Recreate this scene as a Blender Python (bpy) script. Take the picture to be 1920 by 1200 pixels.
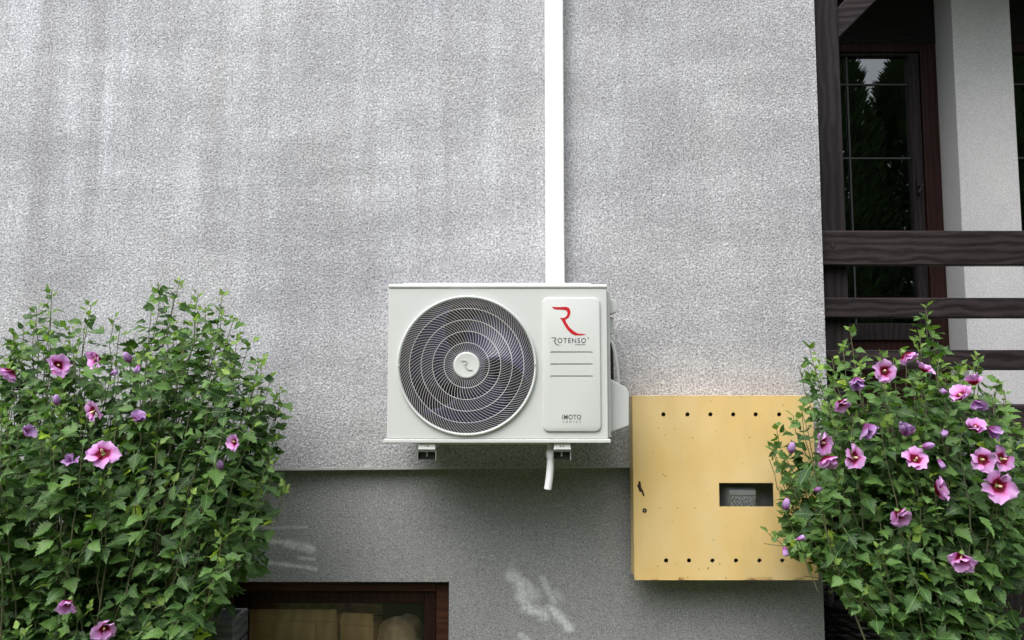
import bpy, bmesh, math, random
from mathutils import Vector, Matrix, Quaternion
import numpy as np

for o in list(bpy.data.objects):
    bpy.data.objects.remove(o)
scene = bpy.context.scene
COL = scene.collection
R = math.radians

# ------------------------------------------------------------------ camera
F = 1386.7            # focal length in photo pixels (1920 wide)
CAM_D, CAM_Z, PITCH = 3.09, 1.55, R(4.6)
cam = bpy.data.cameras.new('camera')
cam.lens, cam.sensor_width, cam.clip_end = 26.0, 36.0, 500.0
cam_o = bpy.data.objects.new('camera', cam)
COL.objects.link(cam_o)
cam_o.location = (0, -CAM_D, CAM_Z)
cam_o.rotation_euler = (math.pi / 2 + PITCH, 0, 0)
scene.camera = cam_o

# ------------------------------------------------------------------ sky and sun (bright overcast)
SUN_EL, SUN_AZ = R(56), R(-34)      # azimuth measured from straight behind the camera towards its left
world = bpy.data.worlds.new('World')
scene.world = world
world.use_nodes = True
nt = world.node_tree
bg = nt.nodes['Background']
sky = nt.nodes.new('ShaderNodeTexSky')
sky.sky_type = 'NISHITA'
sky.sun_disc = False
sky.sun_elevation = SUN_EL
sky.sun_rotation = math.pi + SUN_AZ * -1
sky.dust_density = 4.0
sky.ozone_density = 1.0
hs = nt.nodes.new('ShaderNodeHueSaturation')   # cloud cover greys the blue
hs.inputs['Saturation'].default_value = 0.34
nt.links.new(sky.outputs[0], hs.inputs['Color'])
nt.links.new(hs.outputs[0], bg.inputs[0])
bg.inputs[1].default_value = 0.15
sun = bpy.data.lights.new('sun', 'SUN')
sun.energy, sun.angle, sun.color = 0.95, R(56), (1.0, 0.985, 0.97)
sun_o = bpy.data.objects.new('sun', sun)
COL.objects.link(sun_o)
sdir = Vector((math.sin(SUN_AZ) * math.cos(SUN_EL), -math.cos(SUN_AZ) * math.cos(SUN_EL), math.sin(SUN_EL)))
sun_o.rotation_euler = sdir.to_track_quat('Z', 'Y').to_euler()
sun_o.location = (-4, -6, 12)
scene.view_settings.view_transform = 'Standard'
scene.view_settings.look = 'None'
scene.view_settings.exposure = 1.05
scene.view_settings.gamma = 1.0
scene.render.engine = 'CYCLES'
scene.cycles.use_denoising = True
scene.cycles.max_bounces = 8
scene.cycles.transparent_max_bounces = 12


# ------------------------------------------------------------------ helpers
def at(u, v, Y):
    """photo pixel -> world point on the vertical plane y = Y"""
    a, b = (u - 960) / F, (600 - v) / F
    dy = math.cos(PITCH) - b * math.sin(PITCH)
    dz = math.sin(PITCH) + b * math.cos(PITCH)
    t = (Y + CAM_D) / dy
    return Vector((a * t, Y, CAM_Z + dz * t))


def px(p):
    x, y, z = p[0], p[1] + CAM_D, p[2] - CAM_Z
    f = y * math.cos(PITCH) + z * math.sin(PITCH)
    h = -y * math.sin(PITCH) + z * math.cos(PITCH)
    return 960 + F * x / f, 600 - F * h / f


WM = {}


def adopt(o, parent, basis=None):
    if basis is not None:
        o.matrix_basis = basis
    if parent is not None:
        o.parent = parent
        o.matrix_parent_inverse = WM[parent.name].inverted()
    WM[o.name] = basis.copy() if basis is not None else Matrix.Identity(4)
    return o


def thing(name, label, cat, loc=(0, 0, 0), group=None):
    o = bpy.data.objects.new(name, None)
    COL.objects.link(o)
    o.empty_display_size = 0.1
    m = Matrix.Translation(Vector(loc))
    o.matrix_basis = m
    WM[o.name] = m
    o['label'], o['category'] = label, cat
    if group:
        o['group'] = group
    return o


class MB:
    def __init__(s):
        s.v, s.f = [], []

    def add(s, vs, fs):
        n = len(s.v)
        s.v += [tuple(v) for v in vs]
        s.f += [tuple(i + n for i in f) for f in fs]
        return s

    def box(s, x0, x1, y0, y1, z0, z1):
        vs = [(x, y, z) for z in (z0, z1) for y in (y0, y1) for x in (x0, x1)]
        return s.add(vs, [(0, 2, 3, 1), (4, 5, 7, 6), (0, 1, 5, 4), (2, 6, 7, 3), (0, 4, 6, 2), (1, 3, 7, 5)])

    def hexa(s, front, back):
        """8-corner solid from two 4-point loops"""
        vs = list(front) + list(back)
        return s.add(vs, [(0, 1, 2, 3), (7, 6, 5, 4), (0, 4, 5, 1), (1, 5, 6, 2), (2, 6, 7, 3), (3, 7, 4, 0)])

    def prism(s, poly, y0, y1):
        n = len(poly)
        vs = [(x, y0, z) for x, z in poly] + [(x, y1, z) for x, z in poly]
        fs = [tuple(range(n)), tuple(range(2 * n - 1, n - 1, -1))]
        fs += [(i, i + n, (i + 1) % n + n, (i + 1) % n) for i in range(n)]
        return s.add(vs, fs)

    def tube(s, pts, rad, n=8, cap=True):
        pts = [Vector(p) for p in pts]
        if not hasattr(rad, '__len__'):
            rad = [rad] * len(pts)
        vs, fs = [], []
        ref = Vector((0.31, 0.17, 0.93))
        prev = None
        for i, p in enumerate(pts):
            d = (pts[min(i + 1, len(pts) - 1)] - pts[max(i - 1, 0)]).normalized()
            if prev is None:
                a = d.cross(ref)
                if a.length < 1e-3:
                    a = d.cross(Vector((1, 0, 0)))
                a.normalize()
            else:
                a = (prev - d * prev.dot(d)).normalized()
            prev = a
            b = d.cross(a)
            for k in range(n):
                t = 2 * math.pi * k / n
                vs.append(p + (a * math.cos(t) + b * math.sin(t)) * rad[i])
        for i in range(len(pts) - 1):
            for k in range(n):
                k2 = (k + 1) % n
                fs.append((i * n + k, i * n + k2, (i + 1) * n + k2, (i + 1) * n + k))
        if cap:
            fs.append(tuple(range(n - 1, -1, -1)))
            m = (len(pts) - 1) * n
            fs.append(tuple(m + k for k in range(n)))
        return s.add(vs, fs)

    def ring(s, c, r, tr, n=96, m=8, sy=1.0):
        """torus in the x-z plane round c"""
        vs, fs = [], []
        for i in range(n):
            t = 2 * math.pi * i / n
            for j in range(m):
                q = 2 * math.pi * j / m
                rr = r + tr * math.cos(q)
                vs.append((c[0] + rr * math.cos(t), c[1] + tr * sy * math.sin(q), c[2] + rr * math.sin(t)))
        for i in range(n):
            for j in range(m):
                i2, j2 = (i + 1) % n, (j + 1) % m
                fs.append((i * m + j, i2 * m + j, i2 * m + j2, i * m + j2))
        return s.add(vs, fs)

    def lathe_y(s, c, prof, n=48):
        """surface of revolution about the y axis through c; prof = [(r, y)]"""
        vs, fs = [], []
        for r, y in prof:
            for i in range(n):
                t = 2 * math.pi * i / n
                vs.append((c[0] + r * math.cos(t), c[1] + y, c[2] + r * math.sin(t)))
        for k in range(len(prof) - 1):
            for i in range(n):
                i2 = (i + 1) % n
                fs.append((k * n + i, k * n + i2, (k + 1) * n + i2, (k + 1) * n + i))
        fs.append(tuple(range(n)))
        m = (len(prof) - 1) * n
        fs.append(tuple(m + n - 1 - i for i in range(n)))
        return s.add(vs, fs)

    def mesh(s, name, recalc=True):
        me = bpy.data.meshes.new(name)
        me.from_pydata(s.v, [], s.f)
        if recalc:
            bm = bmesh.new()
            bm.from_mesh(me)
            bmesh.ops.recalc_face_normals(bm, faces=bm.faces)
            bm.to_mesh(me)
            bm.free()
        me.update()
        return me

    def build(s, name, mat, parent=None, bevel=0.0, smooth=False, seg=2, recalc=True, basis=None):
        me = s.mesh(name, recalc)
        me.materials.append(mat)
        o = bpy.data.objects.new(name, me)
        COL.objects.link(o)
        if bevel:
            b = o.modifiers.new('bevel', 'BEVEL')
            b.width, b.segments, b.limit_method, b.angle_limit = bevel, seg, 'ANGLE', R(40)
            b.harden_normals = True
        if smooth or bevel:
            for p in me.polygons:
                p.use_smooth = True
            try:
                me.set_sharp_from_angle(angle=R(45))
            except Exception:
                pass
        return adopt(o, parent, basis)


def tag(o, label, cat, group=None):
    o['label'], o['category'] = label, cat
    if group:
        o['group'] = group
    return o


def rounded(x0, x1, z0, z1, r, n=6):
    pts = []
    for cx, cz, a0 in ((x1 - r, z1 - r, 0), (x0 + r, z1 - r, 90), (x0 + r, z0 + r, 180), (x1 - r, z0 + r, 270)):
        for i in range(n + 1):
            a = R(a0 + 90 * i / n)
            pts.append((cx + r * math.cos(a), cz + r * math.sin(a)))
    return pts


# ------------------------------------------------------------------ materials
class NT:
    def __init__(s, name):
        s.m = bpy.data.materials.new(name)
        s.m.use_nodes = True
        s.t = s.m.node_tree
        s.b = s.t.nodes['Principled BSDF']
        s.out = s.t.nodes['Material Output']

    def n(s, typ, **kw):
        nd = s.t.nodes.new(typ)
        for k, v in kw.items():
            setattr(nd, k, v)
        return nd

    def l(s, a, b):
        s.t.links.new(a, b)

    def coord(s, scale=(1, 1, 1), kind='Object', loc=(0, 0, 0), rot=(0, 0, 0)):
        tc = s.n('ShaderNodeTexCoord')
        mp = s.n('ShaderNodeMapping')
        mp.inputs['Scale'].default_value = scale
        mp.inputs['Location'].default_value = loc
        mp.inputs['Rotation'].default_value = rot
        s.l(tc.outputs[kind], mp.inputs[0])
        return mp.outputs[0]

    def noise(s, vec, scale, detail=2.0, rough=0.5):
        nd = s.n('ShaderNodeTexNoise')
        nd.inputs['Scale'].default_value = scale
        nd.inputs['Detail'].default_value = detail
        nd.inputs['Roughness'].default_value = rough
        if vec is not None:
            s.l(vec, nd.inputs['Vector'])
        return nd.outputs[0]

    def ramp(s, fac, stops, interp='LINEAR'):
        nd = s.n('ShaderNodeValToRGB')
        nd.color_ramp.interpolation = interp
        cr = nd.color_ramp
        cr.elements.remove(cr.elements[1])
        cr.elements[0].position = stops[0][0]
        for k, (p, c) in enumerate(stops):
            e = cr.elements[0] if k == 0 else cr.elements.new(p)
            e.color = c if len(c) == 4 else (*c, 1)
        s.l(fac, nd.inputs[0])
        return nd.outputs[0]

    def mix(s, fac, a, b, blend='MIX'):
        nd = s.n('ShaderNodeMix')
        nd.data_type = 'RGBA'
        nd.blend_type = blend
        nd.clamp_factor = True
        ins = [i for i in nd.inputs if i.enabled or True]
        F_, A_, B_ = nd.inputs[0], nd.inputs[6], nd.inputs[7]
        for sock, val in ((F_, fac), (A_, a), (B_, b)):
            if hasattr(val, 'is_linked') or hasattr(val, 'node'):
                s.l(val, sock)
            elif isinstance(val, (int, float)):
                sock.default_value = val
            else:
                sock.default_value = val if len(val) == 4 else (*val, 1)
        return nd.outputs[2]

    def math(s, op, a, b=0.0, c=None):
        nd = s.n('ShaderNodeMath')
        nd.operation = op
        for i, val in enumerate((a, b, c)):
            if val is None:
                continue
            if hasattr(val, 'node'):
                s.l(val, nd.inputs[i])
            else:
                nd.inputs[i].default_value = val
        return nd.outputs[0]

    def bump(s, h, strength=0.5, dist=0.01, normal=None):
        nd = s.n('ShaderNodeBump')
        nd.inputs['Strength'].default_value = strength
        nd.inputs['Distance'].default_value = dist
        s.l(h, nd.inputs['Height'])
        if normal is not None:
            s.l(normal, nd.inputs['Normal'])
        return nd.outputs[0]

    def set(s, color=None, rough=None, normal=None, metal=None, spec=None):
        for key, val in (('Base Color', color), ('Roughness', rough), ('Normal', normal), ('Metallic', metal), ('Specular IOR Level', spec)):
            if val is None:
                continue
            if hasattr(val, 'node'):
                s.l(val, s.b.inputs[key])
            elif isinstance(val, (int, float)):
                s.b.inputs[key].default_value = val
            else:
                s.b.inputs[key].default_value = (*val, 1) if len(val) == 3 else val
        return s.m


def plain(name, col, rough=0.5, var=0.06, scale=6.0, metal=0.0, spec=0.5, bump=0.0, bscale=200.0):
    t = NT(name)
    co = t.coord()
    n = t.noise(co, scale, 4)
    d = tuple(c * (1 - var) for c in col)
    e = tuple(min(1, c * (1 + var)) for c in col)
    c = t.ramp(n, [(0.3, d), (0.7, e)])
    nm = None
    if bump:
        nm = t.bump(t.noise(co, bscale, 2), bump, 0.001)
    return t.set(c, rough, nm, metal, spec)


def mat_stucco(name, dark, light, grain, streaks=True, bump_d=0.004, bstr=0.9, scuffs=None, contrast=0.35):
    t = NT(name)
    co = t.coord()
    n1 = t.noise(co, grain, 3, 0.6)
    v1 = t.n('ShaderNodeTexVoronoi')
    v1.inputs['Scale'].default_value = grain * 0.9
    t.l(co, v1.inputs['Vector'])
    sp = t.noise(co, grain * 1.15, 2, 0.6)
    c = t.ramp(sp, [(0.38, tuple(x * 0.86 for x in dark)), (0.60, tuple(x * 1.06 for x in light))])
    # lighter and darker mineral grains; the dark specks also paint in pit shade
    gr = t.ramp(t.noise(t.coord(loc=(3, 7, 1)), grain * 0.85, 2), [(0.55, (0, 0, 0)), (0.66, (1, 1, 1))])
    c = t.mix(t.math('MULTIPLY', gr, contrast), c, tuple(x * 0.45 for x in dark))
    gr2 = t.ramp(t.noise(t.coord(loc=(9, 2, 5)), grain * 0.9, 1), [(0.58, (0, 0, 0)), (0.70, (1, 1, 1))])
    c = t.mix(t.math('MULTIPLY', gr2, min(0.5, contrast * 1.5)), c, tuple(min(0.85, x * 1.5) for x in light))
    # broad weathering
    w = t.ramp(t.noise(co, 1.3, 5, 0.6), [(0.35, (0.90, 0.90, 0.92)), (0.65, (1.07, 1.07, 1.06))])
    c = t.mix(1.0, c, w, 'MULTIPLY')
    if streaks:
        s1 = t.noise(t.coord((2.1, 1, 0.42)), 1.15, 5, 0.62)
        c = t.mix(1.0, c, t.ramp(s1, [(0.30, (0.90, 0.90, 0.91)), (0.5, (1, 1, 1)), (0.70, (1.12, 1.13, 1.14))]), 'MULTIPLY')
        # pale rain streaks running down from above, strongest high up and to the left
        sx = t.n('ShaderNodeSeparateXYZ')
        t.l(t.coord(), sx.inputs[0])
        gx = t.n('ShaderNodeMapRange')
        t.l(sx.outputs[0], gx.inputs[0])
        gx.inputs[1].default_value, gx.inputs[2].default_value = 1.3, -1.7
        gx.inputs[3].default_value, gx.inputs[4].default_value = 0.2, 1.0
        wob = t.math('MULTIPLY', t.noise(t.coord((5, 1, 0.3), loc=(7, 0, 1)), 1.6, 4, 0.6), 1.6)
        gz = t.n('ShaderNodeMapRange')
        t.l(t.math('ADD', sx.outputs[2], wob), gz.inputs[0])
        gz.inputs[1].default_value, gz.inputs[2].default_value = 2.1, 3.5
        strk = t.ramp(t.noise(t.coord((6.5, 1, 0.22), loc=(2, 0, 4)), 1.5, 5, 0.62), [(0.40, (0.1,) * 3), (0.60, (1,) * 3)])
        patch = t.ramp(t.noise(t.coord((2.2, 1, 1.3), loc=(5, 0, 8)), 1.4, 4, 0.6), [(0.38, (0.25,) * 3), (0.62, (1,) * 3)])
        wash = t.math('MULTIPLY', t.math('MULTIPLY', gx.outputs[0], gz.outputs[0]), t.math('MULTIPLY', strk, patch))
        c = t.mix(t.math('MULTIPLY', wash, 0.85), c, t.mix(1.0, c, (1.48, 1.53, 1.56), 'MULTIPLY'))
        # faint dark grime runs
        dk = t.ramp(t.noise(t.coord((5.0, 1, 0.25), loc=(8, 0, 3)), 1.7, 5, 0.6), [(0.56, (0,) * 3), (0.72, (1,) * 3)])
        c = t.mix(t.math('MULTIPLY', dk, 0.28), c, t.mix(1.0, c, (0.70, 0.70, 0.72), 'MULTIPLY'))
        # thin horizontal trowel laps
        s2 = t.noise(t.coord((0.8, 1, 3.0), loc=(1, 0, 2)), 1.7, 5, 0.6)
        c = t.mix(1.0, c, t.ramp(s2, [(0.38, (0.91,) * 3), (0.5, (1.0,) * 3), (0.62, (1.10,) * 3)]), 'MULTIPLY')
    if scuffs:
        sx = t.n('ShaderNodeSeparateXYZ')
        t.l(t.coord(), sx.inputs[0])
        wob = t.noise(co, 26.0, 4, 0.65)
        brk = t.noise(t.coord((1, 1, 1), loc=(4, 4, 4)), 60.0, 3, 0.7)
        tot = None
        for (x0, z0, x1, z1, r, k) in scuffs:
            r = r * 1.35
            dx, dz = x1 - x0, z1 - z0
            L2 = dx * dx + dz * dz + 1e-9
            ax, az = t.math('SUBTRACT', sx.outputs[0], x0), t.math('SUBTRACT', sx.outputs[2], z0)
            h = t.math('DIVIDE', t.math('ADD', t.math('MULTIPLY', ax, dx), t.math('MULTIPLY', az, dz)), L2)
            hn = t.n('ShaderNodeClamp')
            t.l(h, hn.inputs[0])
            ex = t.math('SUBTRACT', ax, t.math('MULTIPLY', hn.outputs[0], dx))
            ez = t.math('SUBTRACT', az, t.math('MULTIPLY', hn.outputs[0], dz))
            d = t.math('SQRT', t.math('ADD', t.math('MULTIPLY', ex, ex), t.math('MULTIPLY', ez, ez)))
            d = t.math('ADD', d, t.math('MULTIPLY', t.math('SUBTRACT', wob, 0.5), r * 1.6))
            mr = t.n('ShaderNodeMapRange')
            t.l(d, mr.inputs[0])
            mr.inputs[1].default_value, mr.inputs[2].default_value = r, r * 0.25
            mr.inputs[3].default_value, mr.inputs[4].default_value = 0.0, k
            tot = mr.outputs[0] if tot is None else t.math('MAXIMUM', tot, mr.outputs[0])
        tot = t.math('MULTIPLY', tot, t.ramp(brk, [(0.36, (0.35,) * 3), (0.54, (1,) * 3)]))
        c = t.mix(tot, c, (0.68, 0.71, 0.71))
    hgt = t.math('ADD', t.math('MULTIPLY', n1, 1.0), t.math('MULTIPLY', v1.outputs['Distance'], -0.35))
    nm = t.bump(hgt, bstr, bump_d)
    return t.set(c, 0.92, nm, spec=0.2)


def mat_wood(name, dark, light, along='x', rough=0.6, scale=1.0):
    t = NT(name)
    sc = (1.4, 26, 26) if along == 'x' else (26, 26, 1.4)
    sc = tuple(a * scale for a in sc)
    n = t.noise(t.coord(sc), 1.5, 6, 0.62)
    big = t.noise(t.coord((2, 2, 2)), 2.0, 3)
    wv = t.n('ShaderNodeTexWave')
    wv.wave_type, wv.bands_direction = 'BANDS', ('Z' if along == 'x' else 'X')
    wv.inputs['Scale'].default_value = 9.0 * scale
    wv.inputs['Distortion'].default_value = 7.0
    wv.inputs['Detail'].default_value = 4.0
    wv.inputs['Detail Scale'].default_value = 1.6
    t.l(t.coord((0.35, 1, 1) if along == 'x' else (1, 1, 0.35)), wv.inputs['Vector'])
    n = t.math('ADD', t.math('MULTIPLY', n, 0.6), t.math('MULTIPLY', wv.outputs['Fac'], 0.4))
    c = t.ramp(n, [(0.22, dark), (0.74, light)])
    c = t.mix(1.0, c, t.ramp(big, [(0.3, (0.75,) * 3), (0.7, (1.2,) * 3)]), 'MULTIPLY')
    return t.set(c, rough, t.bump(n, 0.5, 0.004), spec=0.18)


def mat_glass(name, tint=(0.9, 0.93, 0.92), rough=0.0, refl=1.0, ior=1.5):
    t = NT(name)
    tr = t.n('ShaderNodeBsdfTransparent')
    tr.inputs[0].default_value = (*tint, 1)
    gl = t.n('ShaderNodeBsdfGlossy')
    gl.inputs['Roughness'].default_value = rough
    fr = t.n('ShaderNodeFresnel')
    fr.inputs[0].default_value = ior
    mx = t.n('ShaderNodeMixShader')
    t.l(t.math('MULTIPLY', fr.outputs[0], refl), mx.inputs[0])
    t.l(tr.outputs[0], mx.inputs[1])
    t.l(gl.outputs[0], mx.inputs[2])
    t.l(mx.outputs[0], t.out.inputs[0])
    return t.m


M = {}
W_SC = [at(512, 1003, 0.05), at(540, 1012, 0.05), at(585, 1026, 0.05), at(505, 1057, 0.05), at(590, 1066, 0.05), at(505, 990, 0.05), at(570, 992, 0.05)]


def seg(u0, v0, u1, v1, r, k):
    a, b = at(u0, v0, 0.05), at(u1, v1, 0.05)
    return (a.x, a.z, b.x, b.z, r, k)


SCUFFS = [seg(490, 1014, 545, 1017, 0.010, 0.7), seg(540, 1020, 584, 1028, 0.018, 0.8), seg(505, 1055, 592, 1066, 0.009, 0.75),
          seg(500, 990, 575, 988, 0.007, 0.35), seg(560, 1046, 590, 1049, 0.008, 0.5),
          seg(962, 1080, 1000, 1118, 0.030, 0.55), seg(975, 1100, 985, 1135, 0.026, 0.75), seg(995, 1142, 1022, 1152, 0.026, 0.85),
          seg(1018, 1085, 1040, 1130, 0.014, 0.45), seg(1034, 1142, 1066, 1176, 0.020, 0.85), seg(975, 1192, 990, 1200, 0.014, 0.5),
          seg(1040, 1110, 1050, 1120, 0.018, 0.3)]
M['upper'] = mat_stucco('upper_stucco', (0.305, 0.303, 0.318), (0.46, 0.46, 0.473), 118.0, contrast=0.55, bump_d=0.0036)
M['plinth'] = mat_stucco('plinth_render', (0.24, 0.242, 0.248), (0.35, 0.353, 0.357), 190.0, streaks=False, bump_d=0.003, bstr=0.8, scuffs=SCUFFS, contrast=0.5)
M['pier'] = mat_stucco('pier_render', (0.55, 0.55, 0.55), (0.62, 0.62, 0.62), 150.0, streaks=False, bump_d=0.002, bstr=0.6, contrast=0.08)
M['drip'] = plain('drip_profile', (0.36, 0.355, 0.345), 0.6, 0.12, 20)
M['white'] = plain('trunking_plastic', (0.77, 0.77, 0.76), 0.35, 0.02, 3)
M['ac'] = plain('powder_coat', (0.575, 0.59, 0.572), 0.42, 0.025, 2.5, bump=0.05, bscale=500)
M['ac_side'] = plain('side_powder_coat', (0.555, 0.57, 0.555), 0.45, 0.03, 3)
M['bar'] = plain('grille_plastic', (0.66, 0.66, 0.68), 0.4, 0.03, 4)
M['fan'] = plain('fan_plastic', (0.026, 0.023, 0.085), 0.38, 0.1, 6)
M['cavity'] = plain('coil_fins', (0.005, 0.0047, 0.012), 0.6, 0.3, 40)
M['red'] = plain('red_print', (0.52, 0.012, 0.022), 0.35, 0.1, 30)
M['print'] = plain('grey_print', (0.07, 0.075, 0.075), 0.5, 0.05, 30)
M['print_pale'] = plain('pale_print', (0.22, 0.22, 0.22), 0.5, 0.05, 30)
M['emboss'] = plain('embossed_mark', (0.40, 0.41, 0.40), 0.5, 0.05, 30)
M['zinc'] = plain('galvanised_steel', (0.62, 0.63, 0.64), 0.38, 0.15, 30, metal=0.85)
M['rubber'] = plain('black_rubber', (0.012, 0.012, 0.012), 0.7, 0.2, 30)
M['hose'] = plain('white_hose', (0.83, 0.84, 0.86), 0.4, 0.03, 20)
M['black'] = plain('dark_gap', (0.008, 0.008, 0.009), 0.8, 0.2, 20)
M['cable'] = plain('pale_cable', (0.66, 0.66, 0.64), 0.45, 0.05, 20)

# yellow enamel with dust, chips and a rusty bottom edge
t = NT('yellow_enamel')
co = t.coord()
c = t.ramp(t.noise(co, 2.6, 4), [(0.3, (0.70, 0.485, 0.185)), (0.7, (0.76, 0.545, 0.235))])
c = t.mix(t.math('MULTIPLY', t.ramp(t.noise(t.coord((3, 1, 0.8)), 3, 4), [(0.5, (0,) * 3), (0.8, (1,) * 3)]), 0.35), c, (0.46, 0.35, 0.17))
c = t.mix(t.math('MULTIPLY', t.ramp(t.noise(t.coord((1.6, 1, 1.0), loc=(3, 1, 6)), 2.2, 3), [(0.45, (0,) * 3), (0.7, (1,) * 3)]), 0.6), c, (0.80, 0.64, 0.36))
spk = t.ramp(t.noise(co, 55, 2), [(0.735, (0,) * 3), (0.76, (1,) * 3)])
c = t.mix(t.math('MULTIPLY', spk, 0.75), c, (0.12, 0.07, 0.03))
sx = t.n('ShaderNodeSeparateXYZ')
t.l(co, sx.inputs[0])
zb = at(1350, 1088, -0.11).z
mr = t.n('ShaderNodeMapRange')
t.l(sx.outputs[2], mr.inputs[0])
mr.inputs[1].default_value, mr.inputs[2].default_value = zb + 0.016, zb
rust = t.math('MULTIPLY', mr.outputs[0], t.ramp(t.noise(t.coord((1, 1, 1)), 24, 4), [(0.5, (0,) * 3), (0.62, (1,) * 3)]))
c = t.mix(rust, c, (0.13, 0.045, 0.02))
M['yellow'] = t.set(c, 0.33, t.bump(t.noise(co, 9, 3), 0.10, 0.004), spec=0.5)
M['rust'] = plain('rusty_edge', (0.035, 0.014, 0.01), 0.9, 0.5, 120)
M['meter'] = plain('meter_housing', (0.50, 0.53, 0.55), 0.5, 0.1, 20)
t = NT('meter_plate')
bk = t.ramp(t.noise(t.coord((160, 1, 220)), 1.0, 2), [(0.48, (0.22, 0.24, 0.26)), (0.54, (0.72, 0.75, 0.78))], 'CONSTANT')
M['plate'] = t.set(bk, 0.4)
M['glass'] = mat_glass('clear_glass', (0.95, 0.95, 0.94), refl=0.7)
M['window_glass'] = mat_glass('window_glass', (0.30, 0.34, 0.32), refl=4.2)
M['mahogany'] = mat_wood('mahogany_stain', (0.016, 0.0065, 0.0055), (0.028, 0.011, 0.009), 'z', 0.45)
M['mahogany_x'] = mat_wood('mahogany_stain_rail', (0.040, 0.016, 0.010), (0.068, 0.027, 0.017), 'x', 0.45)
M['dark_x'] = mat_wood('dark_stained_rail', (0.010, 0.0075, 0.0080), (0.038, 0.028, 0.029), 'x', 0.55)
M['dark_z'] = mat_wood('dark_stained_post', (0.011, 0.0088, 0.0092), (0.028, 0.022, 0.023), 'z', 0.55)
M['soffit'] = mat_wood('dark_soffit', (0.006, 0.005, 0.005), (0.012, 0.0095, 0.009), 'x', 0.7)
M['muntin'] = plain('glazing_bar', (0.06, 0.066, 0.06), 0.4, 0.05, 20)
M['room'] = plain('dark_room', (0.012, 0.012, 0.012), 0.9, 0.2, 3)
M['slab'] = mat_stucco('concrete_slab', (0.15, 0.15, 0.155), (0.22, 0.22, 0.225), 150.0, streaks=False, bump_d=0.002)
M['wicker'] = plain('black_wicker', (0.016, 0.014, 0.015), 0.5, 0.4, 60)
M['card'] = mat_wood('brown_cardboard', (0.52, 0.33, 0.16), (0.64, 0.43, 0.23), 'z', 0.85, 0.5)
M['sack'] = plain('hessian_sack', (0.48, 0.36, 0.22), 0.95, 0.25, 30, bump=0.8, bscale=300)
M['grey_wood'] = mat_wood('weathered_board', (0.09, 0.09, 0.095), (0.17, 0.17, 0.175), 'x', 0.85)
M['redplastic'] = plain('red_plastic', (0.22, 0.02, 0.02), 0.4, 0.1, 20)
M['bark'] = plain('grey_bark', (0.10, 0.085, 0.06), 0.9, 0.3, 40)
M['twig'] = plain('brown_green_stem', (0.13, 0.13, 0.07), 0.7, 0.3, 20)
M['calyx'] = plain('green_calyx', (0.16, 0.26, 0.07), 0.6, 0.2, 30)
M['stamen'] = plain('cream_stamen', (0.80, 0.62, 0.38), 0.8, 0.12, 300, bump=0.8, bscale=900)


def leaf_mat(name, dark, mid, lite, trans=0.28):
    t = NT(name)
    geo = t.n('ShaderNodeNewGeometry')
    oi = t.n('ShaderNodeObjectInfo')
    rnd = t.math('FRACT', t.math('ADD', geo.outputs['Random Per Island'], t.math('MULTIPLY', oi.outputs['Random'], 7.13)))
    c = t.ramp(rnd, [(0.0, dark), (0.45, mid), (0.85, lite), (1.0, tuple(x * 1.25 for x in lite))])
    uv = t.n('ShaderNodeUVMap')
    sx = t.n('ShaderNodeSeparateXYZ')
    t.l(uv.outputs[0], sx.inputs[0])
    ax = t.math('ABSOLUTE', t.math('SUBTRACT', sx.outputs[0], 0.5))
    rib = t.ramp(ax, [(0.0, (1,) * 3), (0.035, (0,) * 3)])
    ph = t.math('SINE', t.math('MULTIPLY', t.math('SUBTRACT', sx.outputs[1], t.math('MULTIPLY', ax, 0.9)), 44.0))
    vein = t.ramp(ph, [(0.86, (0,) * 3), (0.99, (1,) * 3)])
    vv = t.math('MAXIMUM', t.math('MULTIPLY', rib, 0.55), t.math('MULTIPLY', vein, 0.28))
    c = t.mix(vv, c, tuple(min(1, x * 1.9 + 0.02) for x in lite))
    c = t.mix(1.0, c, t.ramp(t.noise(t.coord(kind='Object'), 45, 3), [(0.3, (0.82,) * 3), (0.7, (1.15,) * 3)]), 'MULTIPLY')
    t.set(c, 0.52, t.bump(ph, 0.15, 0.001), spec=0.36)
    tl = t.n('ShaderNodeBsdfTranslucent')
    t.l(t.mix(1.0, c, (1.35, 1.5, 0.55), 'MULTIPLY'), tl.inputs[0])
    mx = t.n('ShaderNodeMixShader')
    mx.inputs[0].default_value = trans
    t.l(t.b.outputs[0], mx.inputs[1])
    t.l(tl.outputs[0], mx.inputs[2])
    t.l(mx.outputs[0], t.out.inputs[0])
    return t.m


M['leaf'] = leaf_mat('hibiscus_leaf', (0.021, 0.054, 0.016), (0.050, 0.112, 0.028), (0.100, 0.192, 0.048))
M['leaf_tip'] = leaf_mat('young_hibiscus_leaf', (0.085, 0.17, 0.04), (0.13, 0.23, 0.05), (0.19, 0.30, 0.06), 0.35)
M['leaf_lime'] = leaf_mat('lime_leaf', (0.24, 0.38, 0.03), (0.32, 0.48, 0.04), (0.40, 0.55, 0.06), 0.35)
M['thuja'] = plain('thuja_foliage', (0.065, 0.115, 0.04), 0.8, 0.5, 3)


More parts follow.
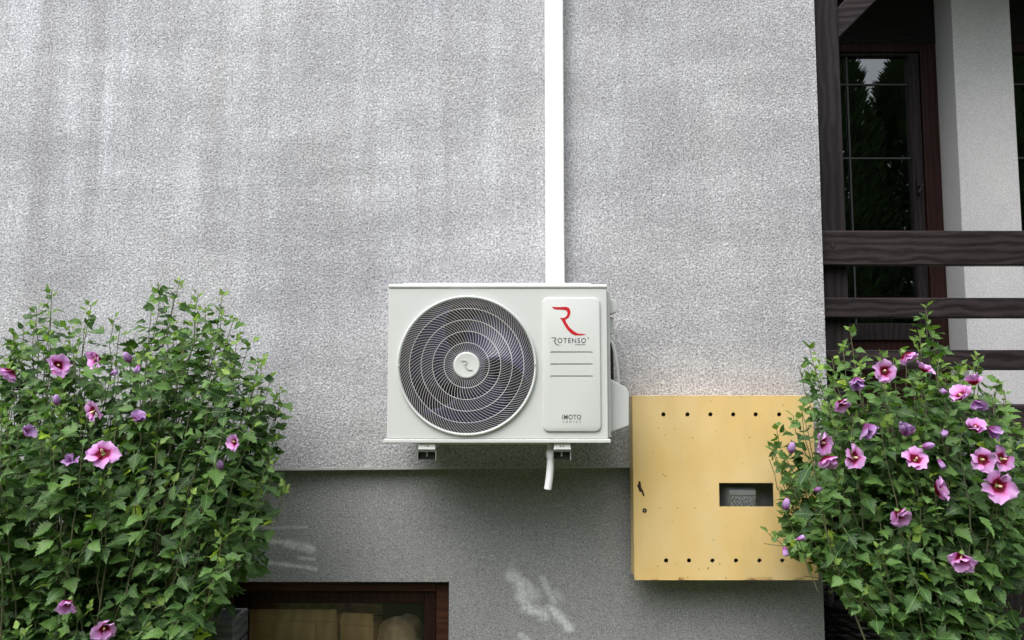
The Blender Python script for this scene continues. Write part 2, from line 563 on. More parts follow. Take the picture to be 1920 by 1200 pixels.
def petal_mat(name, throat, inner, outer, edge):
    t = NT(name)
    uv = t.n('ShaderNodeUVMap')
    sx = t.n('ShaderNodeSeparateXYZ')
    t.l(uv.outputs[0], sx.inputs[0])
    streak = t.noise(uv.outputs[0], 1.0, 2)
    mp = t.n('ShaderNodeMapping')
    mp.inputs['Scale'].default_value = (26, 1.6, 1)
    t.l(uv.outputs[0], mp.inputs[0])
    st = t.noise(mp.outputs[0], 1.0, 3)
    v = t.math('ADD', sx.outputs[1], t.math('MULTIPLY', t.math('SUBTRACT', st, 0.5), 0.22))
    c = t.ramp(v, [(0.0, throat), (0.38, throat), (0.46, inner), (0.64, outer), (0.97, edge)])
    lim = t.ramp(v, [(0.42, (0,) * 3), (0.6, (1,) * 3)])
    c = t.mix(t.math('MULTIPLY', t.math('MULTIPLY', st, 0.25), lim), c, tuple(x * 0.7 for x in outer))
    oi = t.n('ShaderNodeObjectInfo')
    c = t.mix(t.math('MULTIPLY', t.math('MULTIPLY', oi.outputs['Random'], 0.25), lim), c, edge)
    t.set(c, 0.6, t.bump(st, 0.3, 0.002), spec=0.25)
    tl = t.n('ShaderNodeBsdfTranslucent')
    t.l(c, tl.inputs[0])
    mx = t.n('ShaderNodeMixShader')
    mx.inputs[0].default_value = 0.3
    t.l(t.b.outputs[0], mx.inputs[1])
    t.l(tl.outputs[0], mx.inputs[2])
    t.l(mx.outputs[0], t.out.inputs[0])
    return t.m


M['petal'] = petal_mat('pink_petal', (0.17, 0.003, 0.018), (0.68, 0.14, 0.44), (0.76, 0.36, 0.76), (0.80, 0.48, 0.85))
M['bud'] = petal_mat('rolled_petal', (0.34, 0.10, 0.30), (0.40, 0.17, 0.42), (0.46, 0.24, 0.56), (0.56, 0.36, 0.66))

# ------------------------------------------------------------------ ground
t = NT('soil_and_grass')
co = t.coord()
c = t.ramp(t.noise(co, 3, 6), [(0.35, (0.05, 0.075, 0.025)), (0.5, (0.075, 0.11, 0.035)), (0.7, (0.12, 0.10, 0.07))])
M['ground'] = t.set(c, 0.95, t.bump(t.noise(co, 40, 4), 0.6, 0.02))
g = MB().add([(-150, -150, 0), (150, -150, 0), (150, 150, 0), (-150, 150, 0)], [(0, 1, 2, 3)]).build('ground', M['ground'])
g['kind'] = 'structure'

# ------------------------------------------------------------------ house
XC = at(1542.5, 480, 0).x            # outer corner of the upper wall
XP = at(1545, 1150, 0.05).x          # corner of the recessed plinth
ZL, ZR = at(540, 880, 0).z, at(1180, 875, 0).z
sl = (ZR - ZL) / (at(1180, 875, 0).x - at(540, 880, 0).x)
xl0 = at(540, 880, 0).x


def zdrip(x):
    return ZL + (x - xl0) * sl


PY_ = 0.103                           # front of the veranda posts
BW_Y = 1.12                           # plane of the set-back wall behind the veranda
house = thing('house', 'grey rough-rendered house wall with darker smooth plinth and set-back veranda wall', 'house', (0, 0.5, 0))
X0 = -4.6
b = MB()
b.hexa([(X0, 0, zdrip(X0)), (XC, 0, zdrip(XC)), (XC, 0, 6.2), (X0, 0, 6.2)],
       [(X0, BW_Y, zdrip(X0)), (XC, BW_Y, zdrip(XC)), (XC, BW_Y, 6.2), (X0, BW_Y, 6.2)])
uw = b.build('upper_wall', M['upper'], house)
uw['label'] = 'pale grey coarse stucco upper wall'
b = MB()
d0, d1 = zdrip(X0), zdrip(XC)
b.hexa([(X0, -0.0025, d0 - 0.004), (XC + 0.002, -0.0025, d1 - 0.004), (XC + 0.002, -0.0025, d1 + 0.004), (X0, -0.0025, d0 + 0.004)],
       [(X0, 0.052, d0 - 0.004), (XC + 0.002, 0.052, d1 - 0.004), (XC + 0.002, 0.052, d1 - 0.001), (X0, 0.052, d0 - 0.001)])
b.build('drip_edge', M['drip'], house)
# plinth with the cellar window opening
wl, wr, wt = at(405, 1092, 0.05).x, at(842, 1092, 0.05).x, at(700, 1091, 0.05).z
wbz = 0.22
PT = min(d0, d1) - 0.002
plh = MB()
plh.box(X0, wl, 0.05, 0.40, -0.2, PT).box(wr, XP, 0.05, 0.40, -0.2, PT)
plh.box(wl, wr, 0.05, 0.40, wt, PT).box(wl, wr, 0.05, 0.40, -0.2, wbz)
bm_ = plh.mesh('plinth')
bmm = bmesh.new()
bmm.from_mesh(bm_)
bmesh.ops.remove_doubles(bmm, verts=bmm.verts, dist=1e-5)
# drop the inner faces shared by the four blocks
seen = {}
for f in bmm.faces:
    k = tuple(sorted(v.index for v in f.verts))
    seen.setdefault(k, []).append(f)
dead = [f for fs in seen.values() if len(fs) > 1 for f in fs]
bmesh.ops.delete(bmm, geom=dead, context='FACES')
bmm.to_mesh(bm_)
bmm.free()
bm_.materials.append(M['plinth'])
po = bpy.data.objects.new('plinth', bm_)
COL.objects.link(po)
adopt(po, house)
po['label'] = 'darker grey plinth with pale scuff marks'
# upper filler between plinth top and the sloping drip edge
MB().hexa([(X0, 0.05, PT), (XP, 0.05, PT), (XP, 0.05, d1 - 0.004), (X0, 0.05, d0 - 0.004)],
          [(X0, 0.4, PT), (XP, 0.4, PT), (XP, 0.4, d1 - 0.004), (X0, 0.4, d0 - 0.004)]).build('plinth_top', M['plinth'], house)
# cellar side wall below the veranda and cellar interior
MB().box(XP - 0.3, XP - 0.001, 0.401, BW_Y + 0.2, -0.2, PT).build('plinth_return', M['plinth'], house)
MB().box(X0, XP - 0.31, 1.6, 1.7, -0.2, PT).build('cellar_wall', M['room'], house)
MB().box(X0, XP - 0.31, 0.41, 1.59, 0.0, 0.05).build('cellar_floor', M['room'], house)
MB().box(X0, X0 + 0.1, 0.41, 1.59, 0.051, PT).build('cellar_wall', M['room'], house)
# cellar window
FY = 0.095


def frame(mb, x0, x1, z0, z1, w, y0, y1, wt_=None, wb=None):
    wt_ = w if wt_ is None else wt_
    wb = w if wb is None else wb
    mb.box(x0, x0 + w, y0, y1, z0, z1).box(x1 - w, x1, y0, y1, z0, z1)
    mb.box(x0 + w, x1 - w, y0, y1, z1 - wt_, z1).box(x0 + w, x1 - w, y0, y1, z0, z0 + wb)


fb = MB()
frame(fb, wl + 0.002, wr - 0.002, wbz, wt - 0.002, 0.055, FY, FY + 0.07, 0.05)
cw = fb.build('cellar_window', M['mahogany_x'], house, bevel=0.004)
cw['label'] = 'brown wooden cellar window at the foot of the wall'
sb = MB()
xs0, xs1, zs1 = wl + 0.059, wr - 0.059, wt - 0.054
frame(sb, xs0, xs1, wbz + 0.057, zs1, 0.05, FY + 0.015, FY + 0.06)
sash = sb.build('sash', M['mahogany'], cw, bevel=0.005)
MB().box(xs0 + 0.045, xs1 - 0.045, FY + 0.035, FY + 0.039, wbz + 0.1, zs1 - 0.045).build('pane', M['glass'], cw)
MB().box(wl + 0.002, wr - 0.002, FY - 0.115, FY + 0.0, wbz - 0.0, wbz + 0.025).build('sill', M['slab'], cw)

# set-back wall: pier, door bay, second window bay
zf = at(1700, 828, 0.1).z             # veranda floor
zc = 4.08                             # veranda ceiling
pl0, pl1 = at(1794, 220, BW_Y).x, at(1905, 220, BW_Y).x
RV = 0.17
MB().box(pl0, pl1, BW_Y, BW_Y + 0.45, zf, zc).build('pier', M['pier'], house, bevel=0.006)['label'] = 'pale rendered pier between the veranda door and window'
MB().box(XC + 0.002, pl0 - 0.002, BW_Y + RV, BW_Y + 0.45, at(1650, 82, BW_Y + RV).z + 0.001, zc).build('lintel', M['soffit'], house)
MB().box(pl1 + 0.002, pl1 + 1.6, BW_Y + RV, BW_Y + 0.45, at(1650, 82, BW_Y + RV).z + 0.001, zc).build('lintel', M['soffit'], house)
MB().box(pl1 + 1.602, pl1 + 2.4, BW_Y, BW_Y + 0.45, zf, zc).build('pier', M['pier'], house)
MB().box(XP + 0.001, pl1 + 2.4, BW_Y, BW_Y + 0.3, -0.2, zf - 0.16).build('foundation_wall', M['soffit'], house)  # near-black colour paints in the deep shade below the deck
MB().box(XC + 0.004, pl1 + 2.4, PY_ + 0.112, BW_Y + 0.6, zc + 0.002, zc + 0.12).build('veranda_ceiling', M['soffit'], house)
MB().box(XC - 0.5, pl1 + 2.4, BW_Y + 2.0, BW_Y + 2.1, zf - 0.3, zc + 0.2).build('room_wall', M['room'], house)
MB().box(XC - 0.5, pl1 + 2.4, BW_Y + 0.6, BW_Y + 1.99, zc + 0.002, zc + 0.15).build('room_ceiling', M['room'], house)
MB().box(XC - 0.5, pl1 + 2.4, BW_Y + 0.31, BW_Y + 1.99, zf - 0.2, zf - 0.02).build('room_floor', M['room'], house)
MB().box(pl1 + 2.402, pl1 + 2.7, -0.12, BW_Y + 0.45, -0.2, zc).build('light_block_wall', M['pier'], house)  # unseen wall added to keep light from the right off the pier
# balcony door
DY = BW_Y + RV
dx0, dx1 = XC + 0.004, pl0 - 0.003
zt = at(1650, 82, DY).z
db = MB()
fwr = dx1 - at(1734, 300, DY).x
db.box(dx1 - fwr, dx1, DY, DY + 0.08, zf, zt).box(dx0, dx0 + 0.06, DY, DY + 0.08, zf, zt)
db.box(dx0 + 0.06, dx1 - fwr, DY, DY + 0.08, zt - 0.05, zt)
door = db.build('balcony_door', M['mahogany'], house, bevel=0.005)
door['label'] = 'dark reddish-brown balcony door with barred glazing'
sx0, sx1 = dx0 + 0.062, dx1 - fwr - 0.003
gx1 = at(1713, 300, DY).x
gz0 = at(1650, 606, DY).z
gz1 = at(1650, 103, DY).z
ds = MB()
ds.box(gx1, sx1, DY + 0.012, DY + 0.07, zf + 0.01, zt - 0.053).box(sx0, sx0 + 0.05, DY + 0.012, DY + 0.07, zf + 0.01, zt - 0.053)
ds.box(sx0 + 0.05, gx1, DY + 0.012, DY + 0.07, gz1, zt - 0.053).box(sx0 + 0.05, gx1, DY + 0.012, DY + 0.07, gz0 - 0.10, gz0)
ds.box(sx0 + 0.05, gx1, DY + 0.012, DY + 0.07, zf + 0.01, zf + 0.1)
ds.build('door_sash', M['dark_z'], door, bevel=0.005)
MB().box(sx0 + 0.05, gx1, DY + 0.03, DY + 0.05, zf + 0.1, gz0 - 0.1).build('door_panel', M['mahogany'], door)
MB().box(sx0 + 0.045, gx1 + 0.003, DY + 0.038, DY + 0.042, gz0 - 0.003, gz1 + 0.003).build('pane', M['window_glass'], door)
mz = at(1650, 155, DY).z
MB().box(sx0 + 0.05, gx1, DY + 0.028, DY + 0.034, mz - 0.004, mz + 0.004).build('muntin', M['muntin'], door)
mz = at(1650, 294, DY).z
MB().box(sx0 + 0.05, gx1, DY + 0.028, DY + 0.034, mz - 0.004, mz + 0.004).build('muntin', M['muntin'], door)
mx_ = at(1598, 294, DY).x
MB().box(mx_ - 0.004, mx_ + 0.004, DY + 0.025, DY + 0.0315, gz0, gz1).build('muntin', M['muntin'], door)
hp = at(1724, 350, DY)
MB().box(hp.x - 0.012, hp.x + 0.012, DY + 0.004, DY + 0.012, hp.z - 0.05, hp.z + 0.05).tube([(hp.x, DY + 0.006, hp.z), (hp.x, DY - 0.04, hp.z), (hp.x - 0.03, DY - 0.045, hp.z - 0.05)], 0.008, 8).build('handle', M['dark_z'], door, smooth=True)
# second window at the right edge
wx0, wx1 = pl1 + 0.003, pl1 + 1.598
zb2 = zf + 0.75
w2 = MB()
frame(w2, wx0, wx1, zb2, zt, 0.05, DY, DY + 0.07)
win2 = w2.build('veranda_window', M['mahogany'], house, bevel=0.004)
MB().box(wx0 + 0.045, wx1 - 0.045, DY + 0.03, DY + 0.034, zb2 + 0.045, zt - 0.045).build('pane', M['window_glass'], win2)
for mzv in (155, 294):
    mz = at(1910, mzv, DY).z
    MB().box(wx0 + 0.05, wx1 - 0.05, DY + 0.02, DY + 0.026, mz - 0.004, mz + 0.004).build('muntin', M['muntin'], win2)
MB().box(wx0, wx1, BW_Y, BW_Y + 0.4, zf, zb2 - 0.002).build('parapet', M['pier'], house)

# ------------------------------------------------------------------ veranda timber
ver = thing('veranda', 'dark-stained timber veranda with post, brace and horizontal rails right of the wall corner', 'veranda', (XC + 0.8, 0.3, 0))
XE = XC + 3.3
RY = 0.055


def rail(name, v0, v1, y0=RY, th=0.045, lab=None):
    za, zb_ = at(1700, v0, y0).z, at(1700, v1, y0).z
    o = MB().box(XC + 0.003, XE, y0, y0 + th, zb_, za).build(name, M['dark_x'], ver, bevel=0.006)
    if lab:
        o['label'] = lab
    return o


hr = rail('handrail', 432, 497, lab='broad top handrail board')
kp = at(1562, 461, RY - 0.001)
MB().lathe_y((kp.x, RY - 0.002, kp.z), [(0.010, 0.0), (0.009, -0.0008), (0.004, -0.0012)], 16).build('knot', M['black'], hr)
rail('rail', 558, 596)
rail('rail', 656, 694)
rail('edge_beam', 758, 824, lab='deep beam at the edge of the veranda deck')
zs = at(1700, 827, RY - 0.01).z
MB().box(XC + 0.003, XE, RY - 0.012, BW_Y - 0.002, zs - 0.075, zs - 0.001).build('deck_slab', M['slab'], ver, bevel=0.006)
PY = RY + 0.048
ptx0, ptx1 = at(1536, 250, PY).x - 0.02, at(1582, 300, PY).x
MB().box(XC + 0.004, ptx1, PY, PY + 0.11, zs, 4.295).build('post', M['dark_z'], ver, bevel=0.006)['label'] = 'upright post beside the wall corner'
MB().box(ptx1 + 2.95, ptx1 + 3.06, PY, PY + 0.11, zs, 4.295).build('post', M['dark_z'], ver, bevel=0.006)
a0, a1 = at(1574, 70, PY + 0.01), at(1646, 0, PY + 0.01)
dirn = (a1 - a0).normalized()
up = Vector((-dirn.z, 0, dirn.x))
L_ = 1.05
p0 = a0 + Vector((-0.02, 0, 0)) - dirn * 0.0
q = [p0, p0 + dirn * L_, p0 + dirn * L_ + up * 0.10, p0 + up * 0.10]
# clip the brace foot flush with the post face
q[0] = Vector((ptx1 + 0.001, 0, a0.z))
q[3] = Vector((ptx1 + 0.001, 0, a0.z + 0.10 / max(0.2, dirn.x)))
MB().hexa([(p.x, PY + 0.015, p.z) for p in q], [(p.x, PY + 0.095, p.z) for p in q]).build('brace', M['dark_x'], ver, bevel=0.004)['label'] = 'diagonal brace rising from the post'
sp0, sp1 = at(1872, 1150, 0.12).x, at(1945, 1150, 0.12).x
MB().box(sp0, sp1, 0.12, 0.24, -0.05, zs - 0.077).build('support_post', M['dark_z'], ver, bevel=0.006)

# ------------------------------------------------------------------ wicker basket below the veranda
bc = at(1655, 1150, 0.42)
wk = thing('wicker_basket', 'black wicker basket below the veranda, half hidden by the pink shrub', 'basket', (bc.x, bc.y, 0))
ra, rb = 0.30, 0.24
ztop = at(1600, 1150, 0.2).z
stake = []
NS = 22
for k in range(NS):
    th = 2 * math.pi * k / NS
    MB().tube([(bc.x + ra * 0.9 * math.cos(th), bc.y + rb * 0.9 * math.sin(th), 0.02), (bc.x + ra * math.cos(th), bc.y + rb * math.sin(th), ztop)], 0.006, 6).build('stake', M['wicker'], wk, smooth=True)
wv = MB()
zz, row = 0.04, 0
while zz < ztop - 0.012:
    pts = []
    for i in range(NS * 4 + 1):
        th = 2 * math.pi * i / (NS * 4)
        k = 0.9 + 0.1 * zz / ztop
        w_ = 0.011 * math.cos(NS / 2 * 2 * th / 2 + row * math.pi)
        pts.append((bc.x + (ra * k + w_) * math.cos(th), bc.y + (rb * k + w_) * math.sin(th), zz + 0.003 * math.sin(3 * th + row * 1.7)))
    wv.tube(pts, 0.0068, 5, cap=False)
    zz += 0.0165
    row += 1
o = wv.build('weave', M['wicker'], wk, smooth=True)
o['kind'] = 'stuff'
MB().tube([(bc.x + (ra + 0.005) * math.cos(R(a)), bc.y + (rb + 0.005) * math.sin(R(a)), ztop + 0.004 * math.sin(R(a * 7))) for a in range(0, 361, 8)], 0.017, 8, cap=False).build('rim', M['wicker'], wk, smooth=True)
hpts = [(bc.x - ra * 0.98 + 0.02 * math.sin(i * 0.5), bc.y - rb * 0.5 * math.cos(math.pi * i / 10), ztop + 0.14 * math.sin(math.pi * i / 10)) for i in range(11)]
MB().tube(hpts, 0.014, 7).build('handle', M['wicker'], wk, smooth=True)

# ------------------------------------------------------------------ things behind and beside the cellar window
CY = FY + 0.085


def cbox(label, u0, u1, vt, depth, y0, rotz):
    a, c = at(u0, vt, y0), at(u1, vt, y0)
    w, h = c.x - a.x, a.z - 0.05
    r = thing('cardboard_box', label, 'box', ((a.x + c.x) / 2, y0 + depth / 2, 0.051))
    bas = Matrix.Translation(((a.x + c.x) / 2, y0 + depth / 2, 0.051)) @ Matrix.Rotation(rotz, 4, 'Z')
    MB().box(-w / 2, w / 2, -depth / 2, depth / 2, 0, h - 0.03).build('carton', M['card'], r, bevel=0.004, basis=bas)
    for s in (-1, 1):
        MB().hexa([(-w / 2, s * depth / 2, h - 0.028), (w / 2, s * depth / 2, h - 0.028), (w / 2, s * depth / 2 + s * 0.003, h - 0.028), (-w / 2, s * depth / 2 + s * 0.003, h - 0.028)],
                  [(-w / 2 + 0.004, s * depth / 2 * 0.9, h + 0.02), (w / 2 - 0.004, s * depth / 2 * 0.9, h + 0.02), (w / 2 - 0.004, s * depth / 2 * 0.9 + s * 0.003, h + 0.02), (-w / 2 + 0.004, s * depth / 2 * 0.9 + s * 0.003, h + 0.02)]).build('flap', M['card'], r, basis=bas)
    return r


cbox('wide brown cardboard box behind the left half of the cellar window', 446, 632, 1153, 0.16, CY + 0.0, 0.0)
cbox('smaller tilted brown cardboard box in the middle of the cellar window', 640, 705, 1160, 0.14, CY + 0.02, -0.12)
sk = at(752, 1156, CY + 0.1)
sv, sf = [], []
NSK, HSK = 20, sk.z - 0.055
prof = [(0.02, 0), (0.075, 0.02), (0.085, 0.3), (0.08, 0.55), (0.085, 0.75), (0.07, 0.9), (0.06, 0.96), (0.03, 1.0)]
random.seed(5)
for r_, h_ in prof:
    for k in range(NSK):
        th = 2 * math.pi * k / NSK
        rr = r_ * 1.15 * (1 + 0.18 * math.sin(3 * th + h_ * 6) + 0.10 * math.sin(7 * th + h_ * 13) + 0.05 * math.sin(13 * th))
        sv.append((sk.x + rr * 1.05 * math.cos(th), sk.y + rr * 0.9 * math.sin(th), 0.052 + HSK * h_ + 0.01 * math.sin(2 * th)))
for i in range(len(prof) - 1):
    for k in range(NSK):
        sf.append((i * NSK + k, i * NSK + (k + 1) % NSK, (i + 1) * NSK + (k + 1) % NSK, (i + 1) * NSK + k))
sf += [tuple(range(NSK)), tuple((len(prof) - 1) * NSK + k for k in range(NSK))]
tag(MB().add(sv, sf).build('hessian_sack', M['sack'], None, smooth=True), 'tan rumpled sack behind the right half of the cellar window', 'sack')
cr = at(412, 1160, -0.12)
crt = thing('wooden_crate', 'weathered grey plank crate at the left end of the cellar window', 'crate', (cr.x, -0.05, 0))
cx0, cx1 = at(330, 1160, -0.14).x, at(437, 1160, -0.14).x
nb = 6
hb = (cr.z) / nb
for i in range(nb):
    MB().box(cx0, cx1, -0.14, -0.122, i * hb + 0.004, (i + 1) * hb - 0.004).build('plank', M['grey_wood'], crt, bevel=0.002)
    MB().box(cx0, cx1, 0.01, 0.028, i * hb + 0.004, (i + 1) * hb - 0.004).build('plank', M['grey_wood'], crt, bevel=0.002)
    MB().box(cx0 + 0.002, cx0 + 0.018, -0.121, 0.009, i * hb + 0.004, (i + 1) * hb - 0.004).build('plank', M['grey_wood'], crt, bevel=0.002)
    MB().box(cx1 - 0.018, cx1 - 0.002, -0.121, 0.009, i * hb + 0.004, (i + 1) * hb - 0.004).build('plank', M['grey_wood'], crt, bevel=0.002)

# ------------------------------------------------------------------ cable trunking
ty = -0.062
tb0 = at(1042, 532, ty)
tx0, tx1 = at(1023.5, 500, ty).x, at(1059, 500, ty).x
tz0 = at(1042, 560, ty).z
tr = thing('cable_trunking', 'tall white plastic cable trunking running up the wall from the air conditioner', 'trunking', ((tx0 + tx1) / 2, 0, tz0))
MB().box(tx0 + 0.003, tx1 - 0.003, -0.03, -0.001, tz0, 6.1).build('base_channel', M['white'], tr)
MB().box(tx0, tx1, ty, -0.012, tz0 - 0.002, 6.1).build('cover', M['white'], tr, bevel=0.006, seg=3)

# ------------------------------------------------------------------ air conditioner
AY = -0.43
ax0, ax1 = at(727, 680, AY).x, at(1139, 680, AY).x
az1, az0 = at(930, 541, AY).z, at(930, 823, AY).z
ac = thing('air_conditioner', 'white outdoor air-conditioner unit with round fan grille on the wall', 'air conditioner', ((ax0 + ax1) / 2, -0.26, az0))
# casing: back, sides, bottom shell
MB().box(ax0 + 0.004, ax1 - 0.004, AY + 0.19, -0.07, az0 + 0.004, az1 - 0.002).box(ax0 + 0.004, ax0 + 0.010, AY + 0.022, AY + 0.19, az0 + 0.004, az1 - 0.002).box(ax1 - 0.22, ax1 - 0.004, AY + 0.022, AY + 0.19, az0 + 0.004, az1 - 0.002).box(ax0 + 0.010, ax1 - 0.22, AY + 0.022, AY + 0.19, az0 + 0.004, az0 + 0.010).box(ax0 + 0.010, ax1 - 0.22, AY + 0.022, AY + 0.19, az1 - 0.008, az1 - 0.002).build('casing', M['ac_side'], ac)
# top cover with rounded edge and raised middle
tc = MB()
prof = [(0.0, 0.0), (-0.004, 0.006), (-0.003, 0.011), (0.006, 0.016), (0.03, 0.019), (0.33, 0.019), (0.335, 0.0)]
zt0 = az1
for (xa, xb, dz) in ((ax0 - 0.001, ax1 + 0.001, 0.0),):
    vs = [(xa, AY - 0.001 + y, zt0 + z) for y, z in prof] + [(xb, AY - 0.001 + y, zt0 + z) for y, z in prof]
    n = len(prof)
    tc.add(vs, [tuple(range(n)), tuple(range(2 * n - 1, n - 1, -1))] + [(i, (i + 1) % n, (i + 1) % n + n, i + n) for i in range(n)])
top = tc.build('top_cover', M['ac'], ac, bevel=0.004)
xa, xb = at(752, 535, AY).x, at(1112, 535, AY).x
MB().hexa([(xa, AY + 0.008, zt0 + 0.016), (xb, AY + 0.008, zt0 + 0.016), (xb - 0.01, AY + 0.016, zt0 + 0.0225), (xa + 0.01, AY + 0.016, zt0 + 0.0225)],
          [(xa, AY + 0.3, zt0 + 0.016), (xb, AY + 0.3, zt0 + 0.016), (xb - 0.01, AY + 0.29, zt0 + 0.0225), (xa + 0.01, AY + 0.29, zt0 + 0.0225)]).build('raised_panel', M['ac'], top, bevel=0.003)
# front panel with the round opening
fc = at(875.5, 685, AY)
RH = 130.0 * (CAM_D + AY) / F
angs = sorted(set([2 * math.pi * i / 120 for i in range(120)] + [math.atan2(z - fc.z, x - fc.x) % (2 * math.pi) for x in (ax0, ax1) for z in (az0, az1)]))
inn, outp = [], []
for a in angs:
    c_, s_ = math.cos(a), math.sin(a)
    inn.append((fc.x + RH * c_, fc.z + RH * s_))
    k = min(((ax1 - fc.x) / c_) if c_ > 1e-9 else 1e9, ((ax0 - fc.x) / c_) if c_ < -1e-9 else 1e9,
            ((az1 - fc.z) / s_) if s_ > 1e-9 else 1e9, ((az0 - fc.z) / s_) if s_ < -1e-9 else 1e9)
    outp.append((fc.x + k * c_, fc.z + k * s_))
n = len(angs)
vs = [(x, AY, z) for x, z in inn] + [(x, AY, z) for x, z in outp] + [(x, AY + 0.02, z) for x, z in inn] + [(x, AY + 0.02, z) for x, z in outp]
fs = []
for i in range(n):
    j = (i + 1) % n
    fs += [(i, j, n + j, n + i), (2 * n + j, 2 * n + i, 3 * n + i, 3 * n + j), (n + i, n + j, 3 * n + j, 3 * n + i), (j, i, 2 * n + i, 2 * n + j)]
MB().add(vs, fs).build('front_panel', M['ac'], ac, bevel=0.0025)
# lower lip and base pan
bx0, bx1 = at(719.5, 826, AY).x, at(1145, 826, AY).x
MB().box(bx0, bx1, AY - 0.008, -0.068, az0 - 0.014, az0 - 0.001).build('base_flange', M['ac'], ac, bevel=0.003)
MB().box(at(800, 830, AY).x, at(1030, 830, AY).x, AY + 0.02, -0.12, az0 - 0.021, az0 - 0.0145).build('base_pan', M['ac_side'], ac, bevel=0.002)
# ring round the opening
gr = MB().ring((fc.x, AY - 0.004, fc.z), RH - 0.003, 0.0055, 120, 10, 1.6).build('grille_rim', M['ac'], ac, smooth=True)
# shroud, coil and fan
sh = MB()
vs, fs = [], []
for k, (r_, y_) in enumerate(((RH - 0.004, 0.0), (RH - 0.012, 0.07), (RH - 0.012, 0.185))):
    for i in range(64):
        a = 2 * math.pi * i / 64
        vs.append((fc.x + r_ * math.cos(a), AY + y_, fc.z + r_ * math.sin(a)))
for k in range(2):
    for i in range(64):
        j = (i + 1) % 64
        fs.append((k * 64 + i, k * 64 + j, (k + 1) * 64 + j, (k + 1) * 64 + i))
fs.append(tuple(128 + i for i in range(64)))
MB().add(vs, fs).build('shroud', M['cavity'], ac, recalc=False, smooth=True)
fan = MB().lathe_y((fc.x, AY + 0.055, fc.z), [(0.0, 0), (0.05, 0.0), (0.058, 0.012), (0.06, 0.08)], 32).build('fan', M['fan'], ac, smooth=True)
for kb in range(3):
    a0_ = R(18) + kb * 2 * math.pi / 3
    vs, fs = [], []
    NR, NA = 8, 12
    for i in range(NR + 1):
        r_ = 0.055 + (RH - 0.075) * i / NR
        for j in range(NA + 1):
            s_ = j / NA
            a = a0_ + R(86) * s_ - R(34) * (i / NR) ** 1.5
            vs.append((fc.x + r_ * math.cos(a), AY + 0.05 + 0.085 * s_ - 0.02 * (i / NR), fc.z + r_ * math.sin(a)))
    for i in range(NR):
        for j in range(NA):
            p = i * (NA + 1) + j
            fs.append((p, p + 1, p + NA + 2, p + NA + 1))
    o = MB().add(vs, fs).build('blade', M['fan'], fan, smooth=True, recalc=False)
    sm = o.modifiers.new('thickness', 'SOLIDIFY')
    sm.thickness = 0.003
# grille: four rings and swirled bars
PXM = (CAM_D + AY) / F


def dome(r):
    return AY - 0.008 - 0.010 * (1 - (r / RH) ** 2)


for rp in (42, 63.5, 85, 106.5):
    MB().ring((fc.x, dome(rp * PXM) - 0.0015, fc.z), rp * PXM, 0.0010, 96, 6).build('grille_ring', M['bar'], ac, smooth=True)
r0_, r1_ = 23 * PXM, RH - 0.003
K_ = 1.25


def swirl(r):
    return K_ / (r1_ - r0_) * ((r - r0_) - r0_ * math.log(r / r0_))


gb = MB()
for (ra_, rb_, N_) in ((r0_, 63.5 * PXM, 62), (63.5 * PXM, 106.5 * PXM, 93), (106.5 * PXM, r1_, 124)):
    for i in range(N_):
        a0_ = 2 * math.pi * i / N_
        NSEG = 5
        wv_ = 0.00054
        vs = []
        for k in range(NSEG + 1):
            r_ = ra_ + (rb_ - ra_) * k / NSEG
            a = a0_ + swirl(r_)
            a = a
            tx, tz = math.cos(a), math.sin(a)
            al = math.atan(K_ * (r_ - r0_) / (r1_ - r0_))
            nx, nz = -math.sin(a + al), math.cos(a + al)
            y_ = dome(r_)
            for (sg, yy) in ((-1, 0.0), (1, 0.0), (1, 0.004), (-1, 0.004)):
                vs.append((fc.x + r_ * tx + sg * wv_ * nx, y_ + yy, fc.z + r_ * tz + sg * wv_ * nz))
        fs = []
        for k in range(NSEG):
            for q_ in range(4):
                q2 = (q_ + 1) % 4
                fs.append((k * 4 + q_, k * 4 + q2, k * 4 + 4 + q2, k * 4 + 4 + q_))
        gb.add(vs, fs)
o = gb.build('grille_bars', M['bar'], ac)
o['kind'] = 'stuff'
hub = MB().lathe_y((fc.x, dome(0), fc.z), [(24.5 * PXM, 0.006), (24.5 * PXM, -0.003), (23.4 * PXM, -0.0050), (22 * PXM, -0.0058), (20.5 * PXM, -0.0052), (0.004, -0.0054)], 48).build('hub_badge', M['ac'], ac, smooth=True)
RLOGO = [(440, 440), (520, 446), (660, 440), (700, 458), (720, 500), (718, 545), (700, 590), (668, 618), (640, 635), (660, 680), (700, 745), (760, 800), (830, 840), (950, 850),
         (900, 866), (790, 870), (730, 840), (670, 780), (620, 700), (590, 640), (560, 605), (600, 610), (640, 600), (670, 565), (676, 525), (655, 494), (600, 484), (500, 480), (462, 462)]


def logo(cx_, cz_, width, y0, y1):
    s_ = width / 510.0
    return MB().prism([(cx_ + (x - 695) * s_, cz_ - (z - 655) * s_) for x, z in RLOGO], y0, y1)


logo(fc.x, fc.z, 22 * PXM, dome(0) - 0.0085, dome(0) - 0.004).build('emblem', M['emboss'], hub)
for (u, v) in ((1003, 684), (748, 686)):
    p = at(u, v, AY - 0.012)
    MB().lathe_y((p.x, AY - 0.013, p.z), [(0.0045, 0.004), (0.0045, -0.001), (0.002, -0.0025)], 12).build('screw', M['emboss'], gr)
